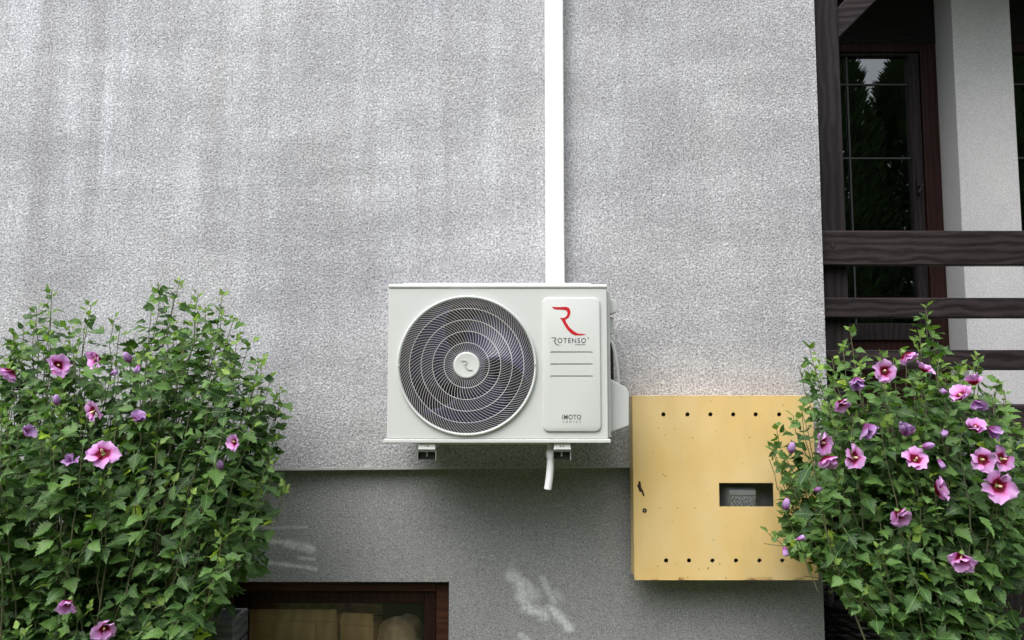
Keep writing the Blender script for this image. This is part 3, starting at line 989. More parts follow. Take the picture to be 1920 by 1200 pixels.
# service panel
sx0_, sx1_ = at(1017, 600, AY).x, at(1125, 600, AY).x
sz1_, sz0_ = at(1070, 558, AY).z, at(1070, 809, AY).z
vs, fs = [], []
for k, (ins, y_) in enumerate(((0.0, -0.0005), (0.0, -0.0042), (0.0007, -0.0062), (0.0018, -0.0074), (0.0034, -0.008))):
    lp = rounded(sx0_ + ins, sx1_ - ins, sz0_ + ins, sz1_ - ins, 0.022 - ins)
    n_ = len(lp)
    vs += [(x, AY + y_, z) for x, z in lp]
    if k:
        fs += [((k - 1) * n_ + i, (k - 1) * n_ + (i + 1) % n_, k * n_ + (i + 1) % n_, k * n_ + i) for i in range(n_)]
fs += [tuple(range(n_)), tuple(4 * n_ + i for i in range(n_))]
svp = MB().add(vs, fs).build('service_panel', M['ac'], ac)
gm = MB()
for v in (661.5, 684, 706.5):
    a_, c_ = at(1032, v, AY), at(1111, v, AY)
    gm.prism(rounded(a_.x, c_.x, a_.z - 0.0048, a_.z + 0.0048, 0.0045, 4), AY - 0.012, AY - 0.0045)
cut = gm.build('groove_cutter', M['ac'])
bo = svp.modifiers.new('grooves', 'BOOLEAN')
bo.object, bo.operation, bo.solver = cut, 'DIFFERENCE', 'EXACT'
bpy.context.view_layer.update()
nm_ = bpy.data.meshes.new_from_object(svp.evaluated_get(bpy.context.evaluated_depsgraph_get()))
svp.modifiers.clear()
svp.data = nm_
for p_ in nm_.polygons:
    p_.use_smooth = abs(p_.normal.y) < 0.98
nm_.set_sharp_from_angle(angle=R(35))
bpy.data.objects.remove(cut)
lc = at(1066.5, 602, AY - 0.008)
logo(lc.x, lc.z, 64 * PXM, AY - 0.0088, AY - 0.0081).build('logo', M['red'], svp)


def lettering(body, u, v, hpx, wpx, mat, parent, y, bold=0.0, spacing=1.0):
    cu = bpy.data.curves.new('lettering', 'FONT')
    cu.body = body
    cu.align_x, cu.align_y = 'CENTER', 'CENTER'
    cu.space_character = spacing
    cu.offset = bold
    cu.extrude = 0.002
    tmp = bpy.data.objects.new('lettering_tmp', cu)
    COL.objects.link(tmp)
    dg = bpy.context.evaluated_depsgraph_get()
    me = bpy.data.meshes.new_from_object(tmp.evaluated_get(dg))
    bpy.data.objects.remove(tmp)
    xs = [p.co.x for p in me.vertices]
    ys = [p.co.y for p in me.vertices]
    p = at(u, v, y)
    sc = (y + CAM_D) / F
    kx, kz = wpx * sc / (max(xs) - min(xs)), hpx * sc / (max(ys) - min(ys))
    mx_, my_ = (max(xs) + min(xs)) / 2, (max(ys) + min(ys)) / 2
    for q_ in me.vertices:
        q_.co = (p.x + (q_.co.x - mx_) * kx, y - q_.co.z * 0.1, p.z + (q_.co.y - my_) * kz)
    me.materials.clear()
    me.materials.append(mat)
    o = bpy.data.objects.new('lettering', me)
    COL.objects.link(o)
    return adopt(o, parent)


TY = AY - 0.0083
lettering('OTENSO', 1072, 638.5, 9.5, 53, M['print'], svp, TY, 0.012, 1.25)
rl = at(1042, 640, TY)
logo(rl.x, rl.z, 18 * PXM, TY - 0.0004, TY + 0.0002).build('lettering', M['print'], svp)
lettering('\u00ae', 1103, 634, 3.5, 3.5, M['print_pale'], svp, TY)
tl_ = MB()
for i in range(8):
    a_ = at(1079 + i * 2.5, 646, TY)
    tl_.box(a_.x - 0.0016, a_.x + 0.0016, TY - 0.0003, TY + 0.0002, a_.z - 0.002, a_.z + 0.002)
tl_.build('lettering', M['print_pale'], svp)['kind'] = 'stuff'
lettering('IMOTO', 1072, 782, 9, 35, M['print'], svp, TY, 0.012, 1.12)
lettering('SERIES', 1072, 791, 4.2, 34, M['print_pale'], svp, TY, 0.0, 1.7)
# right-hand side: side panel, handle, valve cover, loose cable
zs0, zs1 = az0 + 0.002, az1 - 0.004
spx = at(1144.5, 650, AY + 0.03).x
MB().box(ax1 - 0.003, spx, AY + 0.03, -0.10, zs0, zs1).build('side_panel', M['ac_side'], ac, bevel=0.004)
h0, h1 = at(1143, 590, AY + 0.08), at(1157, 563, AY + 0.08)
MB().prism([(spx + 0.0005, h0.z), (h1.x - 0.004, h0.z + 0.008), (h1.x, h0.z + 0.03), (h1.x - 0.004, h1.z), (spx + 0.0005, h1.z + 0.006)], AY + 0.07, AY + 0.2).build('side_handle', M['ac'], ac, bevel=0.003)
vy0, vy1 = AY + 0.075, -0.13
vp = [at(u, v, vy0) for u, v in ((1140, 709), (1174, 726), (1180, 736), (1180, 799), (1140, 812))]
MB().prism([(max(p.x, spx + 0.0005), p.z) for p in vp], vy0, vy1).build('valve_cover', M['ac_side'], ac, bevel=0.006, seg=3)
s0, s1 = at(1143, 592, AY + 0.09), at(1151, 626, AY + 0.09)
MB().box(spx + 0.0005, s1.x, AY + 0.09, AY + 0.16, s1.z, s0.z - 0.004).build('terminal_cover', M['ac_side'], ac, bevel=0.003)
MB().tube([at(1143, 636, AY + 0.1), at(1149, 645, AY + 0.1), at(1154, 668, AY + 0.1), at(1158, 692, AY + 0.11), at(1160, 712, AY + 0.12), at(1159, 735, AY + 0.13)], 0.006, 8).build('cable', M['cable'], ac, smooth=True)
MB().tube([at(1141, 640, AY + 0.14), at(1145, 655, AY + 0.15), at(1146, 685, AY + 0.16), at(1147, 730, AY + 0.16)], 0.009, 8).build('pipe', M['rubber'], ac, smooth=True)
# feet with bolts
for (u0, u1, uc) in ((786, 815, 800), (1040, 1069, 1054)):
    a_, c_ = at(u0, 830, AY + 0.005), at(u1, 843, AY + 0.005)
    ft = MB().hexa([(a_.x, AY + 0.005, a_.z + 0.001), (c_.x, AY + 0.005, a_.z + 0.001), (c_.x + 0.003, AY + 0.003, c_.z), (a_.x - 0.004, AY + 0.003, c_.z)],
                   [(a_.x, -0.12, a_.z + 0.001), (c_.x, -0.12, a_.z + 0.001), (c_.x + 0.003, -0.12, c_.z), (a_.x - 0.004, -0.12, c_.z)]).build('foot', M['white'], ac, bevel=0.002)
    pb = at(uc, 835.5, AY)
    for dx in (-0.006, 0.004):
        MB().lathe_y((pb.x + dx, AY + 0.002, pb.z), [(0.0032, 0.003), (0.003, -0.001), (0.001, -0.002)], 8).build('bolt', M['emboss'], ft)

# ------------------------------------------------------------------ wall brackets
for (u0, u1, lab) in ((782, 818, 'galvanised wall bracket under the fan side of the air conditioner'), (1036, 1071, 'galvanised wall bracket beside the white drain hose')):
    y0 = AY + 0.012
    a_, c_ = at(u0, 844.5, y0), at(u1, 863, y0)
    br = thing('wall_bracket', lab, 'bracket', ((a_.x + c_.x) / 2, 0, c_.z), 'brackets carrying the air conditioner')
    MB().box(a_.x - 0.001, c_.x + 0.001, y0 - 0.004, -0.05, a_.z - 0.0005, a_.z + 0.0022).build('top_plate', M['zinc'], br)
    th = 0.0035
    MB().box(a_.x, a_.x + th, y0, -0.004, c_.z, a_.z - 0.001).box(c_.x - th, c_.x, y0, -0.004, c_.z, a_.z - 0.001).box(a_.x + th, c_.x - th, y0, -0.004, a_.z - 0.005, a_.z - 0.001).build('channel', M['zinc'], br)
    MB().box(a_.x + 0.005, c_.x - 0.005, y0 + 0.02, y0 + 0.06, c_.z + 0.001, a_.z - 0.006).build('rubber_block', M['rubber'], br, bevel=0.003)
    MB().tube([((a_.x + c_.x) / 2, y0 + 0.012, a_.z - 0.005), ((a_.x + c_.x) / 2, y0 + 0.012, a_.z - 0.022)], 0.003, 8).build('bolt', M['zinc'], br)
    MB().box(a_.x + 0.001, c_.x - 0.001, -0.0038, -0.0005, c_.z + 0.002, c_.z + 0.34).build('wall_plate', M['zinc'], br)

# ------------------------------------------------------------------ drain hose
hy = AY + 0.06
hz = thing('drain_hose', 'short white drain hose hanging below the air conditioner', 'hose', at(1028, 916, hy))
hp = [at(1032, 832, hy), at(1032, 850, hy), at(1032.5, 862, hy), at(1031.5, 880, hy), at(1029.5, 900, hy), at(1027, 917, hy)]
MB().tube(hp, [0.011, 0.012, 0.0132, 0.0136, 0.0136, 0.0136], 14).build('tube', M['hose'], hz, smooth=True)
MB().tube([at(1032.3, 845, hy), at(1032.4, 858, hy)], 0.0160, 14).build('collar', M['hose'], hz, smooth=True)
e = at(1027, 917.2, hy)
d_ = (at(1027, 917, hy) - at(1029.5, 900, hy)).normalized()
MB().tube([e, e + d_ * 0.0006], 0.0100, 12).build('bore', M['rubber'], hz)

# ------------------------------------------------------------------ yellow meter box
BY = -0.115
c00, c10, c11, c01 = at(1190, 1087, BY), at(1531, 1087, BY), at(1526, 743, BY), at(1186.5, 743, BY)
mx0, mx1 = (c00.x + c01.x) / 2, (c10.x + c11.x) / 2
mz0, mz1 = c00.z, c01.z
mbx = thing('meter_box', 'yellow metal electricity meter box with two rows of vent holes', 'meter box', ((mx0 + mx1) / 2, 0, mz0))
th = 0.004
bd = MB()
bd.box(mx0 + 0.003, mx0 + 0.003 + th, BY + 0.022, -0.006, mz0 + 0.003, mz1 - 0.003).box(mx1 - 0.003 - th, mx1 - 0.003, BY + 0.022, -0.006, mz0 + 0.003, mz1 - 0.003)
bd.box(mx0 + 0.003 + th, mx1 - 0.003 - th, BY + 0.022, -0.006, mz0 + 0.003, mz0 + 0.003 + th).box(mx0 + 0.003 + th, mx1 - 0.003 - th, BY + 0.022, -0.006, mz1 - 0.003 - th, mz1 - 0.003)
bd.build('box_shell', M['yellow'], mbx)
MB().box(mx0 + 0.0075, mx1 - 0.0075, -0.012, -0.006, mz0 + 0.0075, mz1 - 0.0075).build('back_plate', M['meter'], mbx)
# door: a folded tray with punched holes and a viewing window
dr = MB().box(mx0, mx1, BY, BY + 0.003, mz0, mz1)
dr.box(mx0, mx0 + 0.003, BY + 0.003, BY + 0.02, mz0, mz1).box(mx1 - 0.003, mx1, BY + 0.003, BY + 0.02, mz0, mz1)
dr.box(mx0 + 0.003, mx1 - 0.003, BY + 0.003, BY + 0.02, mz0, mz0 + 0.003).box(mx0 + 0.003, mx1 - 0.003, BY + 0.003, BY + 0.02, mz1 - 0.003, mz1)
HOLES = [(u, 777) for u in (1244, 1289, 1332, 1375, 1417, 1461)] + [(u, 1051) for u in (1249, 1292, 1336, 1380, 1424, 1467)]
wv0, wv1 = at(1348, 905.5, BY), at(1451, 950, BY)
X_, Z_ = sorted([mx0, mx1]), sorted([mz0, mz1])
fr_ = bpy.data.meshes.new('door_front')
bmf = bmesh.new()
# front sheet as a filled outline with holes
edges = []


def loop(pts):
    vs_ = [bmf.verts.new((x, BY, z)) for x, z in pts]
    for i in range(len(vs_)):
        edges.append(bmf.edges.new((vs_[i], vs_[(i + 1) % len(vs_)])))


loop([(mx0, mz0), (mx1, mz0), (mx1, mz1), (mx0, mz1)])
for (u, v) in HOLES:
    p = at(u, v, BY)
    loop([(p.x + 0.0085 * math.cos(2 * math.pi * i / 14), p.z + 0.0085 * math.sin(2 * math.pi * i / 14)) for i in range(14)])
loop([(wv0.x, wv1.z), (wv1.x, wv1.z), (wv1.x, wv0.z), (wv0.x, wv0.z)])
SLIT = [(1197, 902), (1201, 903), (1203, 915), (1206, 920), (1209, 930), (1206, 931), (1203, 923), (1199, 922), (1196, 914), (1194, 911), (1197, 908)]
loop([(at(u, v, BY).x, at(u, v, BY).z) for u, v in SLIT])
bmesh.ops.triangle_fill(bmf, edges=edges, use_beauty=True)
bmesh.ops.recalc_face_normals(bmf, faces=bmf.faces)
bmf.to_mesh(fr_)
bmf.free()
fr_.materials.append(M['yellow'])
do = bpy.data.objects.new('door', fr_)
COL.objects.link(do)
so = do.modifiers.new('sheet', 'SOLIDIFY')
so.thickness, so.offset = 0.003, -1.0
adopt(do, mbx)
fl = MB()
e3 = BY + 0.0035
fl.box(mx0, mx0 + 0.003, e3, BY + 0.02, mz0, mz1).box(mx1 - 0.003, mx1, e3, BY + 0.02, mz0, mz1)
fl.box(mx0 + 0.003, mx1 - 0.003, e3, BY + 0.02, mz0, mz0 + 0.003).box(mx0 + 0.003, mx1 - 0.003, e3, BY + 0.02, mz1 - 0.003, mz1)
fl.build('door_edge', M['yellow'], mbx)
# thin rolled edge all round the door
re = MB()
for (p_, q_) in (((mx0, mz0), (mx1, mz0)), ((mx1, mz0), (mx1, mz1)), ((mx1, mz1), (mx0, mz1)), ((mx0, mz1), (mx0, mz0))):
    re.tube([(p_[0], BY + 0.002, p_[1]), (q_[0], BY + 0.002, q_[1])], 0.0025, 8)
re.build('rolled_edge', M['yellow'], mbx, smooth=True)
MB().box(wv0.x - 0.01, wv1.x + 0.01, BY + 0.004, BY + 0.0065, wv1.z - 0.01, wv0.z + 0.01).build('pane', M['glass'], mbx)
kp = at(1208.5, 957, BY)
MB().ring((kp.x, BY - 0.001, kp.z), 0.006, 0.0026, 20, 6).build('keyhole_ring', M['rust'], mbx, smooth=True)
MB().lathe_y((kp.x, BY - 0.001, kp.z), [(0.004, 0.001), (0.003, -0.001)], 12).build('key_cylinder', M['zinc'], mbx)
sl_ = [(at(u, v, BY).x, at(u, v, BY).z) for u, v in SLIT]
MB().prism([(x + 0.0, z) for x, z in sl_], BY + 0.0036, BY + 0.006).build('torn_slot', M['rust'], mbx)
# the meter seen through the little window
mt_y = BY + 0.016
m0, m1 = at(1366, 918, mt_y), at(1421, 975, mt_y)
met = thing('electricity_meter', 'grey electricity meter seen through the little window of the yellow box', 'meter', ((m0.x + m1.x) / 2, -0.02, m1.z))
MB().hexa([(m0.x + 0.004, mt_y, m1.z), (m1.x - 0.004, mt_y, m1.z), (m1.x - 0.004, mt_y, m0.z - 0.004), (m0.x + 0.004, mt_y, m0.z - 0.004)],
          [(m0.x - 0.014, -0.014, m1.z - 0.006), (m1.x + 0.014, -0.014, m1.z - 0.006), (m1.x + 0.014, -0.014, m0.z + 0.012), (m0.x - 0.014, -0.014, m0.z + 0.012)]).build('housing', M['meter'], met, bevel=0.003)
f0, f1 = at(1370, 930, mt_y), at(1416, 952, mt_y)
MB().box(f0.x, f1.x, mt_y - 0.003, mt_y - 0.0005, f1.z, f0.z).build('face_plate', M['plate'], met, bevel=0.0008)
MB().prism([(f0.x - 0.004, f1.z - 0.004), (f1.x + 0.004, f1.z - 0.004), (f1.x + 0.004, f0.z + 0.006), (f0.x - 0.004, f0.z + 0.006)], mt_y - 0.0028, mt_y - 0.0004).build('bezel', M['zinc'], met)


# ------------------------------------------------------------------ hibiscus shrubs
def leaf_shape(seed):
    """3-lobed toothed leaf along +y, normal +z, unit length; verts, tris, uvs"""
    rg = random.Random(seed)
    wd = 0.36 + 0.10 * rg.random()
    half = [(0.08, 0.02), (0.17, 0.10), (0.22, 0.17), (0.36, 0.30), (0.27, 0.33), (0.41, 0.47), (0.24, 0.47), (0.28, 0.58), (0.19, 0.59), (0.20, 0.71), (0.12, 0.73), (0.12, 0.85), (0.05, 0.88)]
    if seed % 3 == 1:
        half = [(0.09, 0.03), (0.19, 0.12), (0.24, 0.20), (0.33, 0.31), (0.27, 0.35), (0.32, 0.46), (0.24, 0.49), (0.25, 0.59), (0.18, 0.62), (0.18, 0.73), (0.11, 0.76), (0.10, 0.87), (0.04, 0.90)]
    if seed % 3 == 2:
        half = [(0.07, 0.02), (0.16, 0.06), (0.28, 0.16), (0.34, 0.22), (0.38, 0.36), (0.49, 0.47), (0.27, 0.42), (0.20, 0.48), (0.25, 0.61), (0.17, 0.62), (0.18, 0.75), (0.10, 0.77), (0.06, 0.88)]
    half = [(x * wd / 0.40, y) for x, y in half]
    mids = [0.0, 0.2, 0.4, 0.6, 0.8, 1.0]
    fold, curl, tw = 0.18 + 0.22 * rg.random(), 0.10 + 0.22 * rg.random(), rg.uniform(-0.12, 0.12)

    def P(x, y):
        z = fold * abs(x) - curl * y * y + tw * x * y + 0.04 * math.sin(9 * y + 4 * x + seed)
        return (x, y, z)
    V = [P(0, y) for y in mids]
    UV = [(0.5, y) for y in mids]
    Fc = []
    for sgn in (1, -1):
        b_ = len(V)
        for x, y in half:
            jx = x * (1 + rg.uniform(-0.1, 0.1))
            V.append(P(sgn * jx, y + rg.uniform(-0.015, 0.015)))
            UV.append((0.5 + sgn * jx, y))
        # stitch midrib to outline
        i, j = 0, 0
        def T(a, b, c):
            Fc.append((a, b, c) if sgn > 0 else (a, c, b))
        NH = len(half) - 1
        while i < 5 or j < NH:
            ym = mids[i + 1] if i < 5 else 9
            yo = half[j + 1][1] if j < NH else 9
            if j < NH and (i >= 5 or yo <= ym + 0.05):
                T(i, b_ + j, b_ + j + 1)
                j += 1
            else:
                T(i, b_ + j, i + 1)
                i += 1
    # petiole
    b_ = len(V)
    V += [(-0.018, -0.42, 0.05), (0.018, -0.42, 0.05), (0.012, 0.0, 0.0), (-0.012, 0.0, 0.0)]
    UV += [(0.5, 0)] * 4
    Fc += [(b_, b_ + 1, b_ + 2), (b_, b_ + 2, b_ + 3)]
    return np.array(V), Fc, UV


LEAVES = [leaf_shape(i) for i in range(9)]


def mesh_uv(name, V, Fc, UV, mats, midx=None):
    me = bpy.data.meshes.new(name)
    me.from_pydata([tuple(v) for v in V], [], Fc)
    uvl = me.uv_layers.new(name='UVMap')
    UVa = np.array(UV, dtype=np.float32)
    li = np.empty(len(me.loops), dtype=np.int32)
    me.loops.foreach_get('vertex_index', li)
    uvl.data.foreach_set('uv', UVa[li].ravel())
    for m in mats:
        me.materials.append(m)
    if midx is not None:
        me.polygons.foreach_set('material_index', midx)
    me.polygons.foreach_set('use_smooth', [True] * len(me.polygons))
    me.update()
    return me


LEAF_ME = {}
for k, (V, Fc, UV) in enumerate(LEAVES):
    for mk in ('leaf', 'leaf_tip', 'leaf_lime'):
        LEAF_ME[k, mk] = mesh_uv('leaf', V, Fc, UV, [M[mk]])


def petal_shape(seed, mat='petal'):
    rg = random.Random(100 + seed)
    V, UV, Fc = [], [], []
    NU, NV = 6, 6
    for j in range(NV + 1):
        v = j / NV
        hw = 0.10 + 0.46 * math.sin(min(1.0, v * 1.12) * math.pi * 0.62) ** 1.2
        if v > 0.85:
            hw *= 1 - (v - 0.85) * 2.2
        for i in range(NU + 1):
            u = i / NU * 2 - 1
            y = v * (1 - 0.12 * u * u * v) + (0.07 * rg.uniform(-1, 1) if j == NV else 0)
            z = 0.10 * v * v * math.sin(u * 5 + seed) * v + 0.16 * u * u * v - 0.22 * v * v * v + 0.05 * rg.uniform(-1, 1) * v
            V.append((u * hw, y, z))
            UV.append((0.5 + 0.5 * u, v))
    for j in range(NV):
        for i in range(NU):
            p = j * (NU + 1) + i
            Fc.append((p, p + 1, p + NU + 2, p + NU + 1))
    return mesh_uv('petal', V, Fc, UV, [M[mat]])


PETALS = [petal_shape(i) for i in range(6)]
WILTED = [petal_shape(i, 'bud') for i in range(6)]


def lathe_mesh(name, prof, n, mat, flute=0.0, nf=5, twist=0.0):
    V, UV, Fc = [], [], []
    for j, (r_, z) in enumerate(prof):
        for i in range(n):
            a = 2 * math.pi * i / n
            rr = r_ * (1 + flute * math.sin(nf * a + twist * z))
            V.append((rr * math.cos(a), rr * math.sin(a), z))
            UV.append((i / n, z))
    for j in range(len(prof) - 1):
        for i in range(n):
            i2 = (i + 1) % n
            Fc.append((j * n + i, j * n + i2, (j + 1) * n + i2, (j + 1) * n + i))
    Fc.append(tuple((len(prof) - 1) * n + i for i in range(n)))
    return mesh_uv(name, V, Fc, UV, [mat])


CALYX = lathe_mesh('calyx', [(0.02, -0.45), (0.03, -0.30), (0.13, -0.24), (0.17, -0.08), (0.14, 0.06), (0.05, 0.05)], 10, M['calyx'], 0.12)
STAMEN = lathe_mesh('stamen', [(0.03, 0.0), (0.04, 0.14), (0.075, 0.22), (0.085, 0.34), (0.06, 0.44), (0.02, 0.50)], 10, M['stamen'], 0.15, 6, 9.0)
ROLLED = [lathe_mesh('rolled_petals', [(0.10, 0.0), (0.24, 0.18), (0.33, 0.45), (0.34, 0.75), (0.25, 1.05), (0.10, 1.25)], 20, M['bud'], 0.16, 5, 3.0),
          lathe_mesh('rolled_petals', [(0.10, 0.0), (0.18, 0.2), (0.25, 0.5), (0.28, 0.8), (0.30, 1.05), (0.16, 1.15)], 20, M['bud'], 0.25, 4, 2.0)]


def inpoly(u, v, poly):
    ins = False
    n = len(poly)
    j = n - 1
    for i in range(n):
        xi, yi = poly[i]
        xj, yj = poly[j]
        if (yi > v) != (yj > v) and u < (xj - xi) * (v - yi) / (yj - yi) + xi:
            ins = not ins
        j = i
    return ins


def frame_m(origin, d, nrm, s):
    d = d.normalized()
    nrm = (nrm - d * nrm.dot(d))
    if nrm.length < 1e-4:
        nrm = d.orthogonal()
    nrm.normalize()
    x = d.cross(nrm)
    m = Matrix.Identity(4)
    for i in range(3):
        m[i][0], m[i][1], m[i][2], m[i][3] = x[i] * s, d[i] * s, nrm[i] * s, origin[i]
    return m


def place(me, name, parent, basis, mat4=None):
    o = bpy.data.objects.new(name, me)
    COL.objects.link(o)
    return adopt(o, parent, basis)


def shrub(root, poly, base, tips, n_rand, yr, flowers, seed, sparse=None, leafy=(0.28, 0.55), holes=()):
    rg = random.Random(seed)
    y0, y1 = yr
    shoots = []
    for (u, v, yy) in tips:
        shoots.append((at(u, v, yy), True))
    for (u, v, yy) in tips:
        shoots.append((at(u + rg.uniform(-16, 16), v + rg.uniform(16, 45), yy - rg.uniform(0.0, 0.08)), True))
    us = [p[0] for p in poly]
    vs_ = [p[1] for p in poly]
    tries = 0
    while len(shoots) < 2 * len(tips) + n_rand and tries < 20000:
        tries += 1
        u, v = rg.uniform(min(us), max(us)), rg.uniform(min(vs_), max(vs_))
        if not inpoly(u, v, poly):
            continue
        if sparse and sparse(u, v) < rg.random():
            continue
        # nearer to the middle of the shrub -> can stand further out towards the viewer
        yy = rg.uniform(y0, y1)
        shoots.append((at(u, v, yy), False))
    # flowers first, so that leaves can make room for them
    fl = []
    for (u, v, dia, kind, axis) in flowers:
        yy = y0 - 0.015 + 0.05 * rg.random()
        p = at(u, v, yy)
        fl.append((u, v, dia, kind, Vector(axis), p))
    leaves = []
    nst = 0
    for (T, explicit) in shoots:
        B = Vector((base[0] + rg.uniform(-base[2], base[2]), base[1] + rg.uniform(-0.10, 0.10), 0.0))
        kx = 0.35 if T.z < 1.0 else 0.7
        C = Vector((B.x + (T.x - B.x) * (kx + 0.2 * rg.random()), B.y + (T.y - B.y) * 0.8, B.z + (T.z - B.z) * ((0.75 if T.z < 1.0 else 0.5) + 0.25 * rg.random())))
        pts = []
        for i in range(15):
            t_ = i / 14
            pts.append(B * (1 - t_) ** 2 + C * 2 * t_ * (1 - t_) + T * t_ * t_)
        for i in range(3, 14):
            pts[i] += Vector((rg.gauss(0, 0.006), rg.gauss(0, 0.006), 0))
        # stem
        mbs = MB()
        i0 = 14
        while i0 > 0 and inpoly(*px(pts[i0 - 1]), poly):
            i0 -= 1
        if all(inpoly(*px(p_), poly) or px(p_)[1] > 1200 for p_ in pts[:-1]):
            i0 = 0
        i0 = min(i0, 12)
        mbs.tube(pts[i0:], [0.0042 - 0.0030 * i / 14 for i in range(i0, 15)], 5)
        mbs.build('stem', M['twig'], root, smooth=True, recalc=False)
        # arc length from the tip
        seglen = [(pts[i + 1] - pts[i]).length for i in range(14)]
        tot = sum(seglen)
        leafL = min(tot * 0.8, rg.uniform(*leafy) * (1.25 if explicit else 1.0))
        s = 0.012
        az = rg.uniform(0, 6.28)
        while s < leafL:
            # point at distance s from the tip
            acc, i = 0.0, 13
            while i > 0 and acc + seglen[i] < s:
                acc += seglen[i]
                i -= 1
            f_ = (s - acc) / seglen[i]
            P = pts[i + 1].lerp(pts[i], f_)
            sd = (pts[i + 1] - pts[i]).normalized()
            az += 2.4 + rg.uniform(-0.5, 0.5)
            h = Vector((math.cos(az), math.sin(az) - 0.35, 0)).normalized()
            if s < 0.05:
                el = rg.uniform(0.5, 1.1)
                L = rg.uniform(0.022, 0.038)
            else:
                el = rg.uniform(-0.45, 0.6) - min(0.4, s * 0.9)
                L = rg.uniform(0.030, 0.056) + min(0.022, s * 0.06)
                if explicit and s < 0.3:
                    L *= 1.12
                if rg.random() < 0.2:
                    L *= 0.65
            d = h * math.cos(el) + Vector((0, 0, math.sin(el)))
            nb_ = Vector((rg.gauss(0, 0.35), -0.5 + rg.gauss(0, 0.35), 0.8 + rg.gauss(0, 0.3)))
            off = P + d * (L * 0.42)
            m = frame_m(off, d, nb_, L)
            c = off + d * L * 0.5
            young = s < 0.05 and rg.random() < 0.75
            leaves.append([m, rg.randrange(9), 'leaf_tip' if young else ('leaf_lime' if rg.random() < 0.008 else 'leaf'), c, L])
            s += rg.uniform(0.013, 0.026) * (0.6 if s < 0.05 else 1.0)
    keep = []
    for lf in leaves:
        c = lf[3]
        if c.z < 0.02 or c.y > -0.035:
            continue
        if c.x < XC + 0.05 and c.y > -0.035:
            continue
        u, v = px(c)
        if not inpoly(u, v, poly):
            du = rg.gauss(0, 12)
            if not inpoly(u + du, v + abs(du) * 0.5 + 6, poly):
                continue
        bad = False
        for (a_, b_, r_) in holes:
            if (u - a_) ** 2 + (v - b_) ** 2 < r_ * r_ and rg.random() < 0.85:
                bad = True
        for (fu, fv, dia, kind, axis, p) in fl:
            if (u - fu) ** 2 + (v - fv) ** 2 < (dia * 0.42 + 7) ** 2 and c.y < p.y + 0.03:
                bad = True
        if not bad:
            keep.append(lf)
    # which leaves show largest: coarse depth buffer
    G = 6
    zb_ = {}
    for k, lf in enumerate(keep):
        u, v = px(lf[3])
        if not (-20 < u < 1940 and 0 < v < 1215):
            continue
        dist = lf[3].y + CAM_D
        r_ = lf[4] * F / dist * 0.42
        for iu in range(int((u - r_) // G), int((u + r_) // G) + 1):
            for iv in range(int((v - r_) // G), int((v + r_) // G) + 1):
                if 0 <= iu * G < 1920 and 0 <= iv * G < 1200:
                    q_ = zb_.get((iu, iv))
                    if q_ is None or dist < q_[0]:
                        zb_[iu, iv] = (dist, k)
    cnt = {}
    for d_, k in zb_.values():
        cnt[k] = cnt.get(k, 0) + 1
    best = set(sorted(cnt, key=lambda k: -cnt[k])[:300])
    AV, AF, AU, AM = [], [], [], []
    nv = 0
    for k, lf in enumerate(keep):
        m, var, mk, c, L = lf
        if k in best:
            place(LEAF_ME[var, mk], 'leaf', root, m)
        else:
            V, Fc, UV = LEAVES[var]
            A = np.array(m)
            AV.append(V @ A[:3, :3].T + A[:3, 3])
            AF += [tuple(i + nv for i in f) for f in Fc]
            AU += UV
            AM += [('leaf', 'leaf_tip', 'leaf_lime').index(mk)] * len(Fc)
            nv += len(V)
    me = mesh_uv('foliage', np.concatenate(AV), AF, AU, [M['leaf'], M['leaf_tip'], M['leaf_lime']], AM)
    fo = place(me, 'foliage', root, Matrix.Identity(4))
    fo['kind'] = 'stuff'
    # flowers
    for (u, v, dia, kind, axis, p) in fl:
        D = dia * (p.y + CAM_D) / F
        z = axis.normalized()
        x = z.cross(Vector((0, 0, 1)) if abs(z.z) < 0.9 else Vector((1, 0, 0))).normalized()
        y = z.cross(x)
        rot = Matrix((x, y, z)).transposed().to_4x4()
        if kind in 'fs':
            s_ = D * (0.52 if kind == 'f' else 0.60)
            org = p - z * s_ * (0.12 if kind == 'f' else 0.4)
            bas = Matrix.Translation(org) @ rot @ Matrix.Scale(s_, 4)
            fo_ = place(CALYX, 'flower', root, bas)
            tilt = R(rg.uniform(52, 72)) if kind == 'f' else R(rg.uniform(28, 44))
            ph = rg.uniform(0, 6.28)
            for k in range(5):
                a = ph + k * 2 * math.pi / 5 + rg.uniform(-0.1, 0.1)
                tl2 = tilt + rg.uniform(-0.26, 0.26)
                pm = bas @ Matrix.Rotation(a, 4, 'Z') @ Matrix.Rotation(R(90) - tl2, 4, 'X') @ Matrix.Rotation(0.22 + rg.uniform(-0.2, 0.2), 4, 'Y') @ Matrix.Diagonal((rg.uniform(0.8, 1.1), rg.uniform(0.85, 1.12), 1.0, 1.0))
                place(rg.choice(PETALS), 'petal', fo_, pm)
            place(STAMEN, 'stamen', fo_, bas @ Matrix.Rotation(rg.uniform(-0.25, 0.25), 4, 'X') @ Matrix.Translation((0, 0, 0.02)))
        elif dia >= 27:
            # wilting bloom: crumpled petals folded together
            s_ = D * 0.80
            bas = Matrix.Translation(p - z * s_ * 0.45) @ rot @ Matrix.Scale(s_, 4)
            fo_ = place(CALYX, 'flower', root, bas)
            ph = rg.uniform(0, 6.28)
            for k in range(5):
                pm = bas @ Matrix.Rotation(ph + k * 1.257 + rg.uniform(-0.3, 0.3), 4, 'Z') @ Matrix.Rotation(R(90) - rg.uniform(0.1, 0.62), 4, 'X') @ Matrix.Rotation(rg.uniform(-0.7, 0.7), 4, 'Y') @ Matrix.Scale(rg.uniform(0.75, 1.1), 4)
                place(rg.choice(WILTED), 'petal', fo_, pm)
        else:
